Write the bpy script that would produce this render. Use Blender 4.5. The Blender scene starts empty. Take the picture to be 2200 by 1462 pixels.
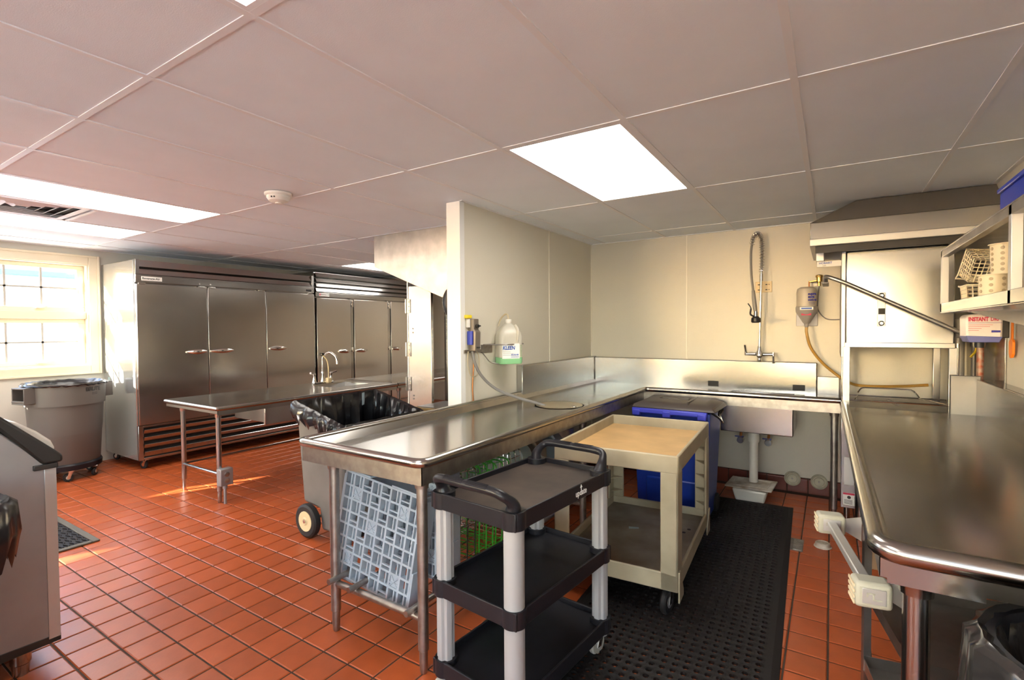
import bpy, bmesh, math, random
import numpy as np
from mathutils import Vector, Matrix
random.seed(7)
R = math.radians
S = bpy.context.scene
COL = S.collection

# ------------------------------------------------------------------ camera
CAM_H = 1.42
YAW, PIT, ROL, FPX = .5678, -.024, -.0067, 1074.597
fw = Vector((-math.sin(YAW) * math.cos(PIT), math.cos(YAW) * math.cos(PIT), math.sin(PIT)))
rt0 = Vector((math.cos(YAW), math.sin(YAW), 0))
up0 = rt0.cross(fw)
rt = rt0 * math.cos(ROL) + up0 * math.sin(ROL)
up = up0 * math.cos(ROL) - rt0 * math.sin(ROL)
cam = bpy.data.cameras.new('camera')
cam.sensor_width = 36.0
cam.lens = FPX / 2200 * 36.0
cam.clip_start = .02
co = bpy.data.objects.new('camera', cam)
COL.objects.link(co)
co.matrix_world = Matrix((rt, up, -fw)).transposed().to_4x4()
co.location = (0, 0, CAM_H)
S.camera = co

# ------------------------------------------------------------------ sky, sun, exposure
W = bpy.data.worlds.new('sky'); S.world = W
W.use_nodes = True
nt = W.node_tree; nt.nodes.clear()
wo = nt.nodes.new('ShaderNodeOutputWorld'); bg = nt.nodes.new('ShaderNodeBackground')
sky = nt.nodes.new('ShaderNodeTexSky')
sky.sky_type = 'NISHITA'; sky.sun_disc = False
sky.sun_elevation = R(20); sky.sun_rotation = R(206)
sky.air_density = 1.0; sky.dust_density = .6
bg.inputs['Strength'].default_value = 2.3
nt.links.new(sky.outputs[0], bg.inputs[0]); nt.links.new(bg.outputs[0], wo.inputs[0])
sun = bpy.data.lights.new('sun', 'SUN'); sun.energy = 45; sun.angle = R(.55); sun.color = (1, .95, .86)
so = bpy.data.objects.new('sun', sun); COL.objects.link(so)
so.rotation_euler = Vector((.5, 1, -.4)).to_track_quat('-Z', 'Y').to_euler()
so.location = (-12, -2, 8)
S.view_settings.view_transform = 'Standard'
S.view_settings.look = 'None'
S.view_settings.gamma = 1
S.view_settings.use_curve_mapping = False
S.view_settings.exposure = 0.36
LAMP = 9.0          # brightness of the ceiling troffers

H = 2.285            # ceiling
XL, XR, YB, YF, YN = -6.70, .85, 4.90, 7.6, -3.2   # left, right, dish wall, far wall, wall behind
XP = -2.13           # partition face
GX, GY, PX, PY = -.1154, .7966, .62, 1.24          # ceiling grid

# ------------------------------------------------------------------ helpers
class MB:
    def __init__(s): s.v = []; s.f = []
    def add(s, vs, fs):
        o = len(s.v); s.v += [tuple(map(float, p)) for p in vs]; s.f += [tuple(i + o for i in f) for f in fs]; return s
    def box(s, x0, x1, y0, y1, z0, z1, M=None):
        vs = [(x, y, z) for x in (x0, x1) for y in (y0, y1) for z in (z0, z1)]
        if M is not None: vs = [M @ Vector(p) for p in vs]
        return s.add(vs, [(0, 1, 3, 2), (4, 6, 7, 5), (0, 4, 5, 1), (2, 3, 7, 6), (0, 2, 6, 4), (1, 5, 7, 3)])
    def quad(s, a, b, c, d): return s.add([a, b, c, d], [(0, 1, 2, 3)])
    def prism(s, poly, axis, a, b):
        """poly: 2D points; axis 0: (y,z) along x, 1: (x,z) along y, 2: (x,y) along z"""
        def P(p, t): return (t, p[0], p[1]) if axis == 0 else (p[0], t, p[1]) if axis == 1 else (p[0], p[1], t)
        n = len(poly)
        vs = [P(p, a) for p in poly] + [P(p, b) for p in poly]
        return s.add(vs, [tuple(range(n))[::-1], tuple(range(n, 2 * n))] + [(i, (i + 1) % n, n + (i + 1) % n, n + i) for i in range(n)])
    def tube(s, pts, r, n=10, closed=False, caps=True, flat=1.0):
        pts = [Vector(p) for p in pts]; m = len(pts)
        rs = r if isinstance(r, (list, tuple)) else [r] * m
        tg = []
        for i in range(m):
            if closed: t = pts[(i + 1) % m] - pts[i - 1]
            else: t = pts[min(i + 1, m - 1)] - pts[max(i - 1, 0)]
            tg.append(t.normalized() if t.length > 1e-9 else Vector((0, 0, 1)))
        a = Vector((0, 0, 1)) if abs(tg[0].z) < .9 else Vector((1, 0, 0))
        nv = (a - tg[0] * a.dot(tg[0])).normalized()
        vs = []
        for i in range(m):
            if i:
                nv = nv - tg[i] * nv.dot(tg[i])
                nv = nv.normalized() if nv.length > 1e-6 else tg[i].orthogonal().normalized()
            b = tg[i].cross(nv)
            for k in range(n):
                t = 2 * math.pi * k / n
                vs.append(pts[i] + (nv * math.cos(t) * flat + b * math.sin(t)) * rs[i])
        fs = []
        for i in range(m if closed else m - 1):
            j = (i + 1) % m
            for k in range(n):
                l = (k + 1) % n
                fs.append((i * n + k, i * n + l, j * n + l, j * n + k))
        if caps and not closed:
            fs.append(tuple(range(n))[::-1]); fs.append(tuple((m - 1) * n + k for k in range(n)))
        return s.add(vs, fs)
    def cyl(s, p0, p1, r, n=16, r2=None, caps=True):
        return s.tube([p0, p1], [r, r if r2 is None else r2], n, False, caps)
    def lathe(s, prof, c=(0, 0, 0), n=24, axis='z', close=False):
        """prof: (radius, height) pairs"""
        vs = []
        for (r, h) in prof:
            for k in range(n):
                t = 2 * math.pi * k / n; a, b = r * math.cos(t), r * math.sin(t)
                p = (a, b, h) if axis == 'z' else (h, a, b) if axis == 'x' else (b, h, a)
                vs.append((p[0] + c[0], p[1] + c[1], p[2] + c[2]))
        m = len(prof); fs = []
        for i in range(m if close else m - 1):
            j = (i + 1) % m
            for k in range(n):
                l = (k + 1) % n
                fs.append((i * n + k, i * n + l, j * n + l, j * n + k))
        if not close:
            if prof[0][0] > 1e-6: fs.append(tuple(range(n))[::-1])
            if prof[-1][0] > 1e-6: fs.append(tuple((m - 1) * n + k for k in range(n)))
        return s.add(vs, fs)
    def build(s, name, mat, parent=None, bevel=0, smooth=True, seg=2, ang=32):
        me = bpy.data.meshes.new(name); me.from_pydata(s.v, [], s.f)
        if not s.f: raise ValueError(name)
        bm = bmesh.new(); bm.from_mesh(me); bmesh.ops.recalc_face_normals(bm, faces=bm.faces[:]); bm.to_mesh(me); bm.free()
        me.materials.append(M[mat] if isinstance(mat, str) else mat)
        o = bpy.data.objects.new(name, me); COL.objects.link(o)
        if parent is not None: o.parent = parent
        if smooth:
            me.polygons.foreach_set('use_smooth', [True] * len(me.polygons))
            me.set_sharp_from_angle(angle=R(ang))
        if bevel:
            b = o.modifiers.new('bevel', 'BEVEL'); b.width = bevel; b.segments = seg; b.limit_method = 'ANGLE'; b.angle_limit = R(35)
            b.harden_normals = False
        return o

def tag(o, label=None, cat=None, group=None, kind=None):
    if label: o['label'] = label
    if cat: o['category'] = cat
    if group: o['group'] = group
    if kind: o['kind'] = kind
    return o
def thing(name, label, cat, loc=(0, 0, 0), rz=0, group=None):
    o = bpy.data.objects.new(name, None); COL.objects.link(o)
    o.empty_display_size = .1
    o.location = loc; o.rotation_euler = (0, 0, R(rz))
    return tag(o, label, cat, group)
def struct(o): o['kind'] = 'structure'; return o
def dup(o, parent=None):
    c = o.copy(); COL.objects.link(c); c.parent = parent
    for ch in list(o.children): dup(ch, c)
    return c
def arc(c, r, a0, a1, n, z=None, plane='xy'):
    out = []
    for i in range(n + 1):
        t = R(a0 + (a1 - a0) * i / n); a, b = r * math.cos(t), r * math.sin(t)
        if plane == 'xy': out.append((c[0] + a, c[1] + b, c[2]))
        elif plane == 'xz': out.append((c[0] + a, c[1], c[2] + b))
        else: out.append((c[0], c[1] + a, c[2] + b))
    return out
def rounded(pts, r, n=4):
    """open polyline with rounded corners"""
    pts = [Vector(p) for p in pts]; out = [pts[0]]
    for i in range(1, len(pts) - 1):
        p, a, b = pts[i], pts[i - 1], pts[i + 1]
        d0 = (a - p); d1 = (b - p)
        rr = min(r, d0.length * .49, d1.length * .49)
        q0 = p + d0.normalized() * rr; q1 = p + d1.normalized() * rr
        for k in range(n + 1):
            t = k / n
            out.append(q0 * (1 - t) ** 2 + p * 2 * t * (1 - t) + q1 * t * t)
    return out + [pts[-1]]
def smooth_path(pts, n=6):
    """Catmull-Rom through points"""
    P = [Vector(p) for p in pts]; P = [P[0] * 2 - P[1]] + P + [P[-1] * 2 - P[-2]]
    out = []
    for i in range(1, len(P) - 2):
        for k in range(n):
            t = k / n
            out.append(.5 * ((2 * P[i]) + (P[i + 1] - P[i - 1]) * t + (2 * P[i - 1] - 5 * P[i] + 4 * P[i + 1] - P[i + 2]) * t * t + (-P[i - 1] + 3 * P[i] - 3 * P[i + 1] + P[i + 2]) * t ** 3))
    return out + [P[-2]]
def text(name, s, size, loc, xd, yd, mat, parent, align='LEFT', bold=0.0, sx=1.0, shear=0.0):
    cu = bpy.data.curves.new(name, 'FONT'); cu.body = s; cu.size = size; cu.extrude = .0004; cu.align_x = align; cu.align_y = 'CENTER'
    cu.offset = bold; cu.shear = shear; cu.resolution_u = 3
    t = bpy.data.objects.new(name, cu)
    me = bpy.data.meshes.new_from_object(t); bpy.data.objects.remove(t)
    me.materials.clear(); me.materials.append(M[mat])
    o = bpy.data.objects.new(name, me); COL.objects.link(o); o.parent = parent
    xd = Vector(xd).normalized(); yd = Vector(yd).normalized(); zd = xd.cross(yd)
    mt = Matrix((xd * sx, yd, zd)).transposed()
    me.transform(mt.to_4x4()); o.location = loc
    return o
def liner(loop, name, mat, drop=.12, depth=.4, flare=.012, seed=1, parent=None, inset=.25, lift=.006, rough=1.0):
    """thin bag folded over a rim: closed loop of rim points"""
    rnd = random.Random(seed); P = [Vector(p) for p in loop]; n = len(P)
    c = sum(P, Vector()) / n
    rows = []
    nz = [rnd.uniform(-1, 1) for _ in range(n)]; nz2 = [rnd.uniform(-1, 1) for _ in range(n)]
    def row(out, dz, amp, zamp, sc=1.0):
        r_ = []
        for i, p in enumerate(P):
            d = (p - c); d.z = 0; d.normalize()
            w = nz[i] * amp
            q = c + (p - c) * sc; q.z = p.z
            r_.append(q + d * (out + w) + Vector((0, 0, dz + nz2[i] * zamp)))
        return r_
    rows.append(row(flare * .6, -drop, .008 * rough, drop * .22))
    rows.append(row(flare * 1.3, -drop * .55, .010 * rough, .006))
    rows.append(row(flare * 1.1, -.012, .004 * rough, .002))
    rows.append(row(flare * .2, lift, .002, .003))
    rows.append(row(-.018, -.006, .002, .003))
    for k in range(1, 6):
        t = k / 5
        rows.append(row(-.02, -depth * t, .02 * rough * math.sin(t * 2.2), .01, 1 - inset * t))
    vs = [v for r_ in rows for v in r_]; fs = []
    for i in range(len(rows) - 1):
        for k in range(n):
            l = (k + 1) % n
            fs.append((i * n + k, i * n + l, (i + 1) * n + l, (i + 1) * n + k))
    fs.append(tuple((len(rows) - 1) * n + k for k in range(n)))
    return MB().add(vs, fs).build(name, mat, parent, ang=55)
def rect_loop(x0, x1, y0, y1, z, n=12, zf=None):
    pts = []
    for (a, b) in (((x0, y0), (x1, y0)), ((x1, y0), (x1, y1)), ((x1, y1), (x0, y1)), ((x0, y1), (x0, y0))):
        for k in range(n):
            t = k / n; x = a[0] + (b[0] - a[0]) * t; y = a[1] + (b[1] - a[1]) * t
            pts.append((x, y, zf(x, y) if zf else z))
    return pts

# ------------------------------------------------------------------ materials
M = {}
def mat(name, col, rough=.5, metal=0.0, bump=0.0, bscale=60, var=0.0, vscale=6, col2=None, stretch=None, rvar=0.0,
        spec=.5, emit=None, es=0, trans=0.0, alpha=1.0, coat=0.0, objvar=0.0, wob=0.0, aniso=0.0):
    m = bpy.data.materials.new(name); m.use_nodes = True
    t = m.node_tree; b = t.nodes['Principled BSDF']; L = t.links.new
    b.inputs['Base Color'].default_value = (*col, 1); b.inputs['Roughness'].default_value = rough
    b.inputs['Metallic'].default_value = metal; b.inputs['Specular IOR Level'].default_value = spec
    if trans: b.inputs['Transmission Weight'].default_value = trans
    if coat: b.inputs['Coat Weight'].default_value = coat
    if aniso: b.inputs['Anisotropic'].default_value = aniso
    if alpha < 1: b.inputs['Alpha'].default_value = alpha
    if emit: b.inputs['Emission Color'].default_value = (*emit, 1); b.inputs['Emission Strength'].default_value = es
    tc = t.nodes.new('ShaderNodeTexCoord'); src = tc.outputs['Object']
    if stretch:
        mp = t.nodes.new('ShaderNodeMapping'); mp.inputs['Scale'].default_value = stretch; L(src, mp.inputs[0]); ssrc = mp.outputs[0]
    else: ssrc = src
    colsock = None
    if var or col2:
        n = t.nodes.new('ShaderNodeTexNoise'); n.inputs['Scale'].default_value = vscale; n.inputs['Detail'].default_value = 5; L(ssrc, n.inputs[0])
        rp = t.nodes.new('ShaderNodeValToRGB')
        c2 = col2 or tuple(max(0, c * (1 - var)) for c in col)
        rp.color_ramp.elements[0].position = .35; rp.color_ramp.elements[1].position = .68
        rp.color_ramp.elements[0].color = (*c2, 1); rp.color_ramp.elements[1].color = (*col, 1)
        L(n.outputs[0], rp.inputs[0]); L(rp.outputs[0], b.inputs['Base Color']); colsock = rp.outputs[0]
    if objvar:
        oi = t.nodes.new('ShaderNodeObjectInfo'); mr = t.nodes.new('ShaderNodeMapRange')
        mr.inputs['To Min'].default_value = 1 - objvar; mr.inputs['To Max'].default_value = 1 + objvar * .6; L(oi.outputs['Random'], mr.inputs[0])
        mx = t.nodes.new('ShaderNodeMix'); mx.data_type = 'RGBA'; mx.blend_type = 'MULTIPLY'; mx.inputs[0].default_value = 1
        cb = t.nodes.new('ShaderNodeCombineColor')
        for i in range(3): L(mr.outputs[0], cb.inputs[i])
        if colsock: L(colsock, mx.inputs[6])
        else: mx.inputs[6].default_value = (*col, 1)
        L(cb.outputs[0], mx.inputs[7]); L(mx.outputs[2], b.inputs['Base Color'])
    if rvar:
        n2 = t.nodes.new('ShaderNodeTexNoise'); n2.inputs['Scale'].default_value = vscale * 1.7; n2.inputs['Detail'].default_value = 4; L(ssrc, n2.inputs[0])
        mr = t.nodes.new('ShaderNodeMapRange'); mr.inputs['To Min'].default_value = max(.02, rough - rvar); mr.inputs['To Max'].default_value = rough + rvar
        L(n2.outputs[0], mr.inputs[0]); L(mr.outputs[0], b.inputs['Roughness'])
    prev = None
    if bump:
        n3 = t.nodes.new('ShaderNodeTexNoise'); n3.inputs['Scale'].default_value = bscale; n3.inputs['Detail'].default_value = 3; L(ssrc, n3.inputs[0])
        bp = t.nodes.new('ShaderNodeBump'); bp.inputs['Strength'].default_value = bump; bp.inputs['Distance'].default_value = .003
        L(n3.outputs[0], bp.inputs['Height']); prev = bp
    if wob:
        n4 = t.nodes.new('ShaderNodeTexNoise'); n4.inputs['Scale'].default_value = 2.2; n4.inputs['Detail'].default_value = 1; L(src, n4.inputs[0])
        b2 = t.nodes.new('ShaderNodeBump'); b2.inputs['Strength'].default_value = wob; b2.inputs['Distance'].default_value = .03
        L(n4.outputs[0], b2.inputs['Height'])
        if prev: L(prev.outputs[0], b2.inputs['Normal'])
        prev = b2
    if prev: L(prev.outputs[0], b.inputs['Normal'])
    M[name] = m
    return m
mat('floor_tile', (.47, .098, .026), .33, var=.18, vscale=9, bump=.12, bscale=90, objvar=.12, rvar=.08)
mat('base_tile', (.17, .035, .020), .35, var=.2, vscale=8, objvar=.1)
mat('grout', (.075, .045, .028), .85, var=.35, vscale=12)
mat('wall_paint', (.62, .59, .51), .55, bump=.06, bscale=70)
mat('wall_dark', (.30, .25, .20), .6)
mat('frp', (.63, .59, .49), .42, bump=.35, bscale=190)
mat('seam', (.78, .73, .62), .4)
mat('endcap', (.74, .73, .70), .4)
mat('ceiling_tile', (.82, .86, .90), .85, bump=.18, bscale=260, var=.04, vscale=3)
mat('tee', (.80, .80, .81), .45)
mat('plenum', (.04, .04, .04), .9)
mat('trim', (.80, .70, .52), .4)
mat('trim_white', (.85, .78, .62), .35)
mat('steel', (.41, .40, .385), .21, 1, wob=.05, aniso=.4)
mat('steel_door', (.60, .575, .55), .21, 1, wob=.07, aniso=.4)
mat('steel_top', (.44, .425, .40), .20, 1, wob=.03, aniso=.55)
mat('steel_rough', (.50, .475, .45), .36, 1, rvar=.1, vscale=8, var=.25, wob=.05)
mat('steel_worn', (.45, .42, .39), .42, 1, rvar=.12, vscale=22, col2=(.34, .31, .28))
mat('steel_dull', (.22, .21, .20), .45, 1, var=.15)
mat('side_paint', (.50, .51, .50), .14, .72)
mat('canopy_dark', (.17, .155, .14), .5, .3)
mat('galv_grey', (.36, .35, .36), .5, .6, var=.12, vscale=5, rvar=.08)
mat('cone_steel_reflect', (.78, .68, .52), .30, 1)  # steel scrap cone; the gold tint paints in warm reflected light
mat('muntin_grey', (.42, .40, .36), .5)
mat('chrome', (.74, .72, .69), .10, 1)
mat('brass', (.55, .36, .12), .25, 1)
mat('aluminium', (.56, .55, .54), .35, .6)
mat('dark', (.012, .011, .010), .6)
mat('black_metal', (.03, .028, .027), .45, .3)
mat('black_plastic', (.012, .012, .016), .36, bump=.1, bscale=120, spec=.35)
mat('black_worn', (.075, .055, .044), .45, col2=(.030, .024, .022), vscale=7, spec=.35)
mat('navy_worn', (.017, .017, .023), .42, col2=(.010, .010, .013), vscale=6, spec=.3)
mat('grey_upright', (.34, .335, .34), .42)
mat('bag_black', (.010, .010, .012), .22, bump=.5, bscale=14, rvar=.06)
mat('bag_clear', (.022, .021, .022), .14, bump=.6, bscale=10, spec=.7)
mat('can_grey', (.115, .105, .093), .48, bump=.06, bscale=150)
mat('truck_grey', (.17, .16, .145), .5, var=.25, vscale=5)
mat('rack_grey', (.40, .46, .53), .45, var=.12, vscale=9)
mat('rack_teal', (.42, .54, .52), .4)
mat('rack_tan', (.34, .28, .20), .5)
mat('green_wire', (.04, .38, .03), .35)
mat('blue_bin', (.006, .030, .26), .35)
mat('blue_lip', (.05, .06, .50), .35)
mat('lid_brown', (.060, .048, .043), .38)
mat('beige', (.45, .39, .27), .45, col2=(.35, .30, .20), vscale=5, bump=.05)
mat('beige_stain_glare', (.66, .42, .18), .42, col2=(.50, .31, .13), vscale=5)  # tan stains, with warm reflected light put into the deck colour
mat('beige_dirty', (.36, .32, .23), .5, col2=(.19, .155, .10), vscale=5)
mat('rubber', (.013, .011, .011), .6, bump=.1, bscale=80, spec=.3)
mat('rubber_grey', (.10, .09, .07), .6)
mat('tyre', (.012, .011, .011), .6)
mat('hub', (.74, .60, .34), .5)
mat('caster_grey', (.42, .39, .33), .5)
mat('hole_tan', (.46, .36, .22), .5)
mat('cream', (.78, .67, .46), .4)
mat('bumper', (.44, .43, .35), .45)
mat('pvc', (.74, .70, .62), .4)
mat('pvc_dirty', (.70, .66, .58), .45, col2=(.34, .26, .17), vscale=9)
mat('cap_cream', (.58, .55, .40), .5, var=.25, vscale=20)
mat('jug', (.72, .68, .58), .30, trans=.35)
mat('soap_green', (.32, .70, .36), .25, trans=.25)
mat('label_white', (.78, .80, .78), .4)
mat('print_blue', (.02, .09, .42), .5)
mat('print_navy', (.02, .02, .25), .5)
mat('print_red', (.55, .03, .08), .5)
mat('print_black', (.02, .02, .02), .5)
mat('print_white', (.85, .85, .85), .5)
mat('print_green', (.25, .5, .2), .5)
mat('supra', (.50, .45, .37), .35, trans=.15)
mat('holder_grey', (.27, .25, .24), .4)
mat('amber', (.50, .28, .05), .3, trans=.2)
mat('tube_clear', (.62, .52, .33), .3, trans=.3)
mat('hose_grey', (.20, .19, .18), .4)
mat('copper', (.42, .17, .06), .35, .8)
mat('yellow', (.78, .60, .02), .4)
mat('blue_part', (.04, .06, .40), .4)
mat('dispenser', (.20, .17, .14), .4, .4)
mat('ivory', (.66, .52, .30), .4)
mat('white_plastic', (.80, .77, .70), .35)
mat('drum_white', (.72, .64, .60), .35)
mat('drum_blue', (.10, .11, .30), .35)
mat('orange', (.88, .22, .01), .4)
mat('blue_box', (.015, .04, .40), .35)
mat('carton', (.36, .25, .14), .7)
mat('wood', (.36, .24, .08), .5)
mat('pipe_grey', (.46, .44, .42), .4, .4)
mat('pipe_rust', (.36, .30, .24), .5, .3, col2=(.30, .07, .03), vscale=30)
mat('smoke_glass', (.10, .11, .14), .15)
mat('roof_blue', (.11, .20, .30), .7)
mat('siding', (.85, .85, .83), .6)
mat('asphalt', (.60, .60, .58), .8)
mat('sign_white', (.78, .76, .72), .45)
mat('diffuser', (.9, .88, .8), .4, emit=(1, .955, .88), es=LAMP)
g = bpy.data.materials.new('window_glass'); g.use_nodes = True; t = g.node_tree; t.nodes.clear()
o_ = t.nodes.new('ShaderNodeOutputMaterial'); mx = t.nodes.new('ShaderNodeMixShader'); tr = t.nodes.new('ShaderNodeBsdfTransparent'); gl = t.nodes.new('ShaderNodeBsdfGlossy')
gl.inputs['Roughness'].default_value = .02; mx.inputs[0].default_value = .06
t.links.new(tr.outputs[0], mx.inputs[1]); t.links.new(gl.outputs[0], mx.inputs[2]); t.links.new(mx.outputs[0], o_.inputs[0]); M['glass'] = g
# ================================================================== SETTING
# floor slab of grout; the tiles are laid at the end of the script
floor = struct(MB().box(XL, XR, YN, YF, -.10, -.004).build('floor', 'grout', smooth=False))

# --- ceiling: dark plenum slab, lay-in panels, tees
ceiling = struct(MB().box(XL - .2, XR + .2, YN - .2, YF + .2, H + .05, H + .15).build('ceiling', 'plenum', smooth=False))
LIGHTS = {(-2, 1), (-2, -1), (-7, 0), (-9, 0), (-9, 3), (-2, -3), (-6, -2), (-9, -2), (-6, 4)}
VENT = (-8, 0)
def inroom(x, y): return not (x > -2.15 and y > YB)
tile_mesh = {}
light_cells = []
for i in range(-11, 3):
    for j in range(-4, 6):
        x0, x1 = max(GX + i * PX, XL), min(GX + (i + 1) * PX, XR)
        y0, y1 = max(GY + j * PY, YN), min(GY + (j + 1) * PY, YF)
        if x1 - x0 < .02 or y1 - y0 < .02: continue
        if (x0 + x1) / 2 > -2.2: y1 = min(y1, YB)
        if y1 - y0 < .02: continue
        if (i, j) in LIGHTS: light_cells.append((i, j, x0, x1, y0, y1)); continue
        if (i, j) == VENT: y0 = y0 + .655
        w, d = round(x1 - x0 - .008, 3), round(y1 - y0 - .008, 3)
        key = (w, d)
        if key not in tile_mesh:
            m = MB(); c = .006
            m.add([(-w/2, -d/2, .016), (w/2, -d/2, .016), (w/2, d/2, .016), (-w/2, d/2, .016),
                   (-w/2, -d/2, .004), (w/2, -d/2, .004), (w/2, d/2, .004), (-w/2, d/2, .004),
                   (-w/2+c, -d/2+c, 0), (w/2-c, -d/2+c, 0), (w/2-c, d/2-c, 0), (-w/2+c, d/2-c, 0)],
                  [(0, 1, 2, 3), (0, 4, 5, 1), (1, 5, 6, 2), (2, 6, 7, 3), (3, 7, 4, 0), (4, 8, 9, 5), (5, 9, 10, 6), (6, 10, 11, 7), (7, 11, 8, 4), (8, 11, 10, 9)])
            o = m.build('ceiling_panel', 'ceiling_tile', ceiling, smooth=False); tile_mesh[key] = o.data
        else:
            o = bpy.data.objects.new('ceiling_panel', tile_mesh[key]); COL.objects.link(o); o.parent = ceiling
        o.location = ((x0 + x1) / 2, (y0 + y1) / 2, H + .004)
def tee(x0, x1, y0, y1, dz=0.0):
    MB().box(x0, x1, y0, y1, H + dz, H + .006).box((x0 + x1) / 2 - (.002 if x1 - x0 < .1 else (x1 - x0) / 2), (x0 + x1) / 2 + (.002 if x1 - x0 < .1 else (x1 - x0) / 2),
        (y0 + y1) / 2 - (.002 if y1 - y0 < .1 else (y1 - y0) / 2), (y0 + y1) / 2 + (.002 if y1 - y0 < .1 else (y1 - y0) / 2), H + .006, H + .04).build('ceiling_tee', 'tee', ceiling, smooth=False)
for i in range(-10, 2):
    x = GX + i * PX
    tee(x - .012, x + .012, YN, YB if x > -2.2 else YF)
for j in range(-3, 6):
    y = GY + j * PY
    if y < YN or y > YF: continue
    tee(XL, (XR if y < YB else -2.2), y - .0118, y + .0118, .0008)
tee(-5.078, -4.457, 0.7966 + .643, .7966 + .667)
for a in ((XL, XL + .022, YN, YF), (XR - .022, XR, YN, YB), (-2.11, XR, YB - .022, YB), (XP, XP + .022, 2.69, YB)): tee(*a, -.001)

def troffer(x0, x1, y0, y1, label):
    t = thing('ceiling_light', label, 'ceiling light', ((x0 + x1) / 2, (y0 + y1) / 2, H), group='recessed ceiling lights')
    w, d = (x1 - x0) / 2 - .012, (y1 - y0) / 2 - .012
    m = MB(); f = .018
    for a in ((-w, w, -d, -d + f), (-w, w, d - f, d), (-w, -w + f, -d + f, d - f), (w - f, w, -d + f, d - f)): m.box(*a, .001, .02)
    m.build('frame', 'tee', t, smooth=False)
    MB().box(-w + f, w - f, -d + f, d - f, .008, .012).build('diffuser', 'diffuser', t, smooth=False)
    MB().box(-w, w, -d, d, .02, .045).build('housing', 'tee', t, smooth=False)
LL = {(-2, 1): 'bright rectangular ceiling light above the long dish table', (-2, -1): 'ceiling light cut off by the top edge of the photo',
      (-7, 0): 'long ceiling light at left, the nearer of two beside the air vent', (-9, 0): 'ceiling light between the air vent and the window wall',
      (-2, -3): 'ceiling light behind the camera near the added rear windows', (-6, -2): 'ceiling light behind the camera above the ice bin', (-9, -2): 'ceiling light behind the camera along the window wall', (-6, 4): 'ceiling light over the hidden cooking line',
      (-9, 3): 'distant ceiling light above the far refrigerator, half hidden by the hood'}
for n, (i, j, x0, x1, y0, y1) in enumerate(light_cells):
    troffer(x0, x1, y0, y1, LL.get((i, j), 'ceiling light outside the picture'))

# air vent (square diffuser of nested frames)
x0, x1, y0 = GX - 8 * PX + .012, GX - 7 * PX - .012, GY + .012
v = thing('air_vent', 'square metal air vent between the two left ceiling lights', 'air vent', ((x0 + x1) / 2, y0 + .31, H))
def frame_ring(a, b, z0, z1):
    m = MB()
    o4 = [(-a, -a), (a, -a), (a, a), (-a, a)]; i4 = [(-b, -b), (b, -b), (b, b), (-b, b)]
    m.add([(x, y, z0) for x, y in o4] + [(x, y, z1) for x, y in i4] + [(x, y, z0 + .004) for x, y in o4] + [(x, y, z1 + .004) for x, y in i4],
          [(k, (k + 1) % 4, 4 + (k + 1) % 4, 4 + k) for k in range(4)] + [(8 + k, 12 + k, 12 + (k + 1) % 4, 8 + (k + 1) % 4) for k in range(4)] +
          [(k, 8 + k, 8 + (k + 1) % 4, (k + 1) % 4) for k in range(4)] + [(4 + k, 4 + (k + 1) % 4, 12 + (k + 1) % 4, 12 + k) for k in range(4)])
    return m
frame_ring(.298, .262, .001, .001).build('frame', 'tee', v, smooth=False)
for k in range(4): frame_ring(.250 - k * .060, .212 - k * .060, .030, .002).build('louver', 'tee', v, smooth=False)
MB().box(-.29, .29, -.29, .29, .036, .042).build('backing', 'dark', v, smooth=False)

# smoke detector
sd = thing('smoke_detector', 'round white smoke detector on the ceiling', 'smoke detector', (-2.97, 1.905, H))
MB().lathe([(.082, 0), (.082, -.012), (.076, -.018)], n=32).build('base', 'white_plastic', sd)
MB().lathe([(.070, -.018), (.070, -.030), (.058, -.048), (.040, -.056), (0, -.058)], n=32).build('cover', 'white_plastic', sd)
MB().lathe([(.020, -.054), (.020, -.064), (0, -.066)], n=20).build('test_button', 'white_plastic', sd)
for a in (-8, 6):
    q = R(a - 60); MB().box(.066 * math.cos(q) - .004, .066 * math.cos(q) + .004, .066 * math.sin(q) - .004, .066 * math.sin(q) + .004, -.038, -.030).build('slot', 'dark', sd)

# --- walls
WY0, WY1, WZ0, WZ1 = .83, 2.085, 1.055, 2.125      # window opening
def holed_wall(lo, hi, openings, z1, put):
    """wall strip lo..hi with openings (a, b, z0, z1); put(a, b, z0, z1) adds one block"""
    c = lo
    for (a, b, p, q) in sorted(openings):
        put(c, a, 0, z1); put(a, b, 0, p); put(a, b, q, z1); c = b
    put(c, hi, 0, z1)
WIN_L = [(WY0, WY1, WZ0, WZ1), (.20, .70, WZ0, WZ1), (-2.05, -1.40, 1.42, 1.80)]  # first is the visible one; the others are added to throw sunlight in
WIN_R = [(-2.9, -1.1, .25, 2.18)]  # unseen opening, added to brighten the ceiling
WIN_N = [(-6.3, -4.9, .80, 2.20), (-4.6, -3.2, .80, 2.20), (-1.2, .4, .80, 2.20)]  # unseen openings, added so sky and yard light reach the ceiling
m = MB(); holed_wall(YN, YF, WIN_L, H + .05, lambda a, b, p, q: m.box(XL - .16, XL, a, b, p, q))
struct(m.build('wall_left', 'wall_paint', smooth=False))
m = MB(); holed_wall(YN, YB + .12, WIN_R, H + .05, lambda a, b, p, q: m.box(XR, XR + .12, a, b, p, q))
struct(m.build('wall_right', 'frp', smooth=False))
wb = struct(MB().box(-2.24, XR, YB, YB + .12, 0, H + .05).build('wall_back', 'wall_paint', smooth=False))
for a, b in ((-2.13, -1.157), (-1.151, .067), (.073, XR)):
    MB().box(a, b, YB - .004, YB, .13, H - .001).build('wall_panel', 'frp', wb, smooth=False)
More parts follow.
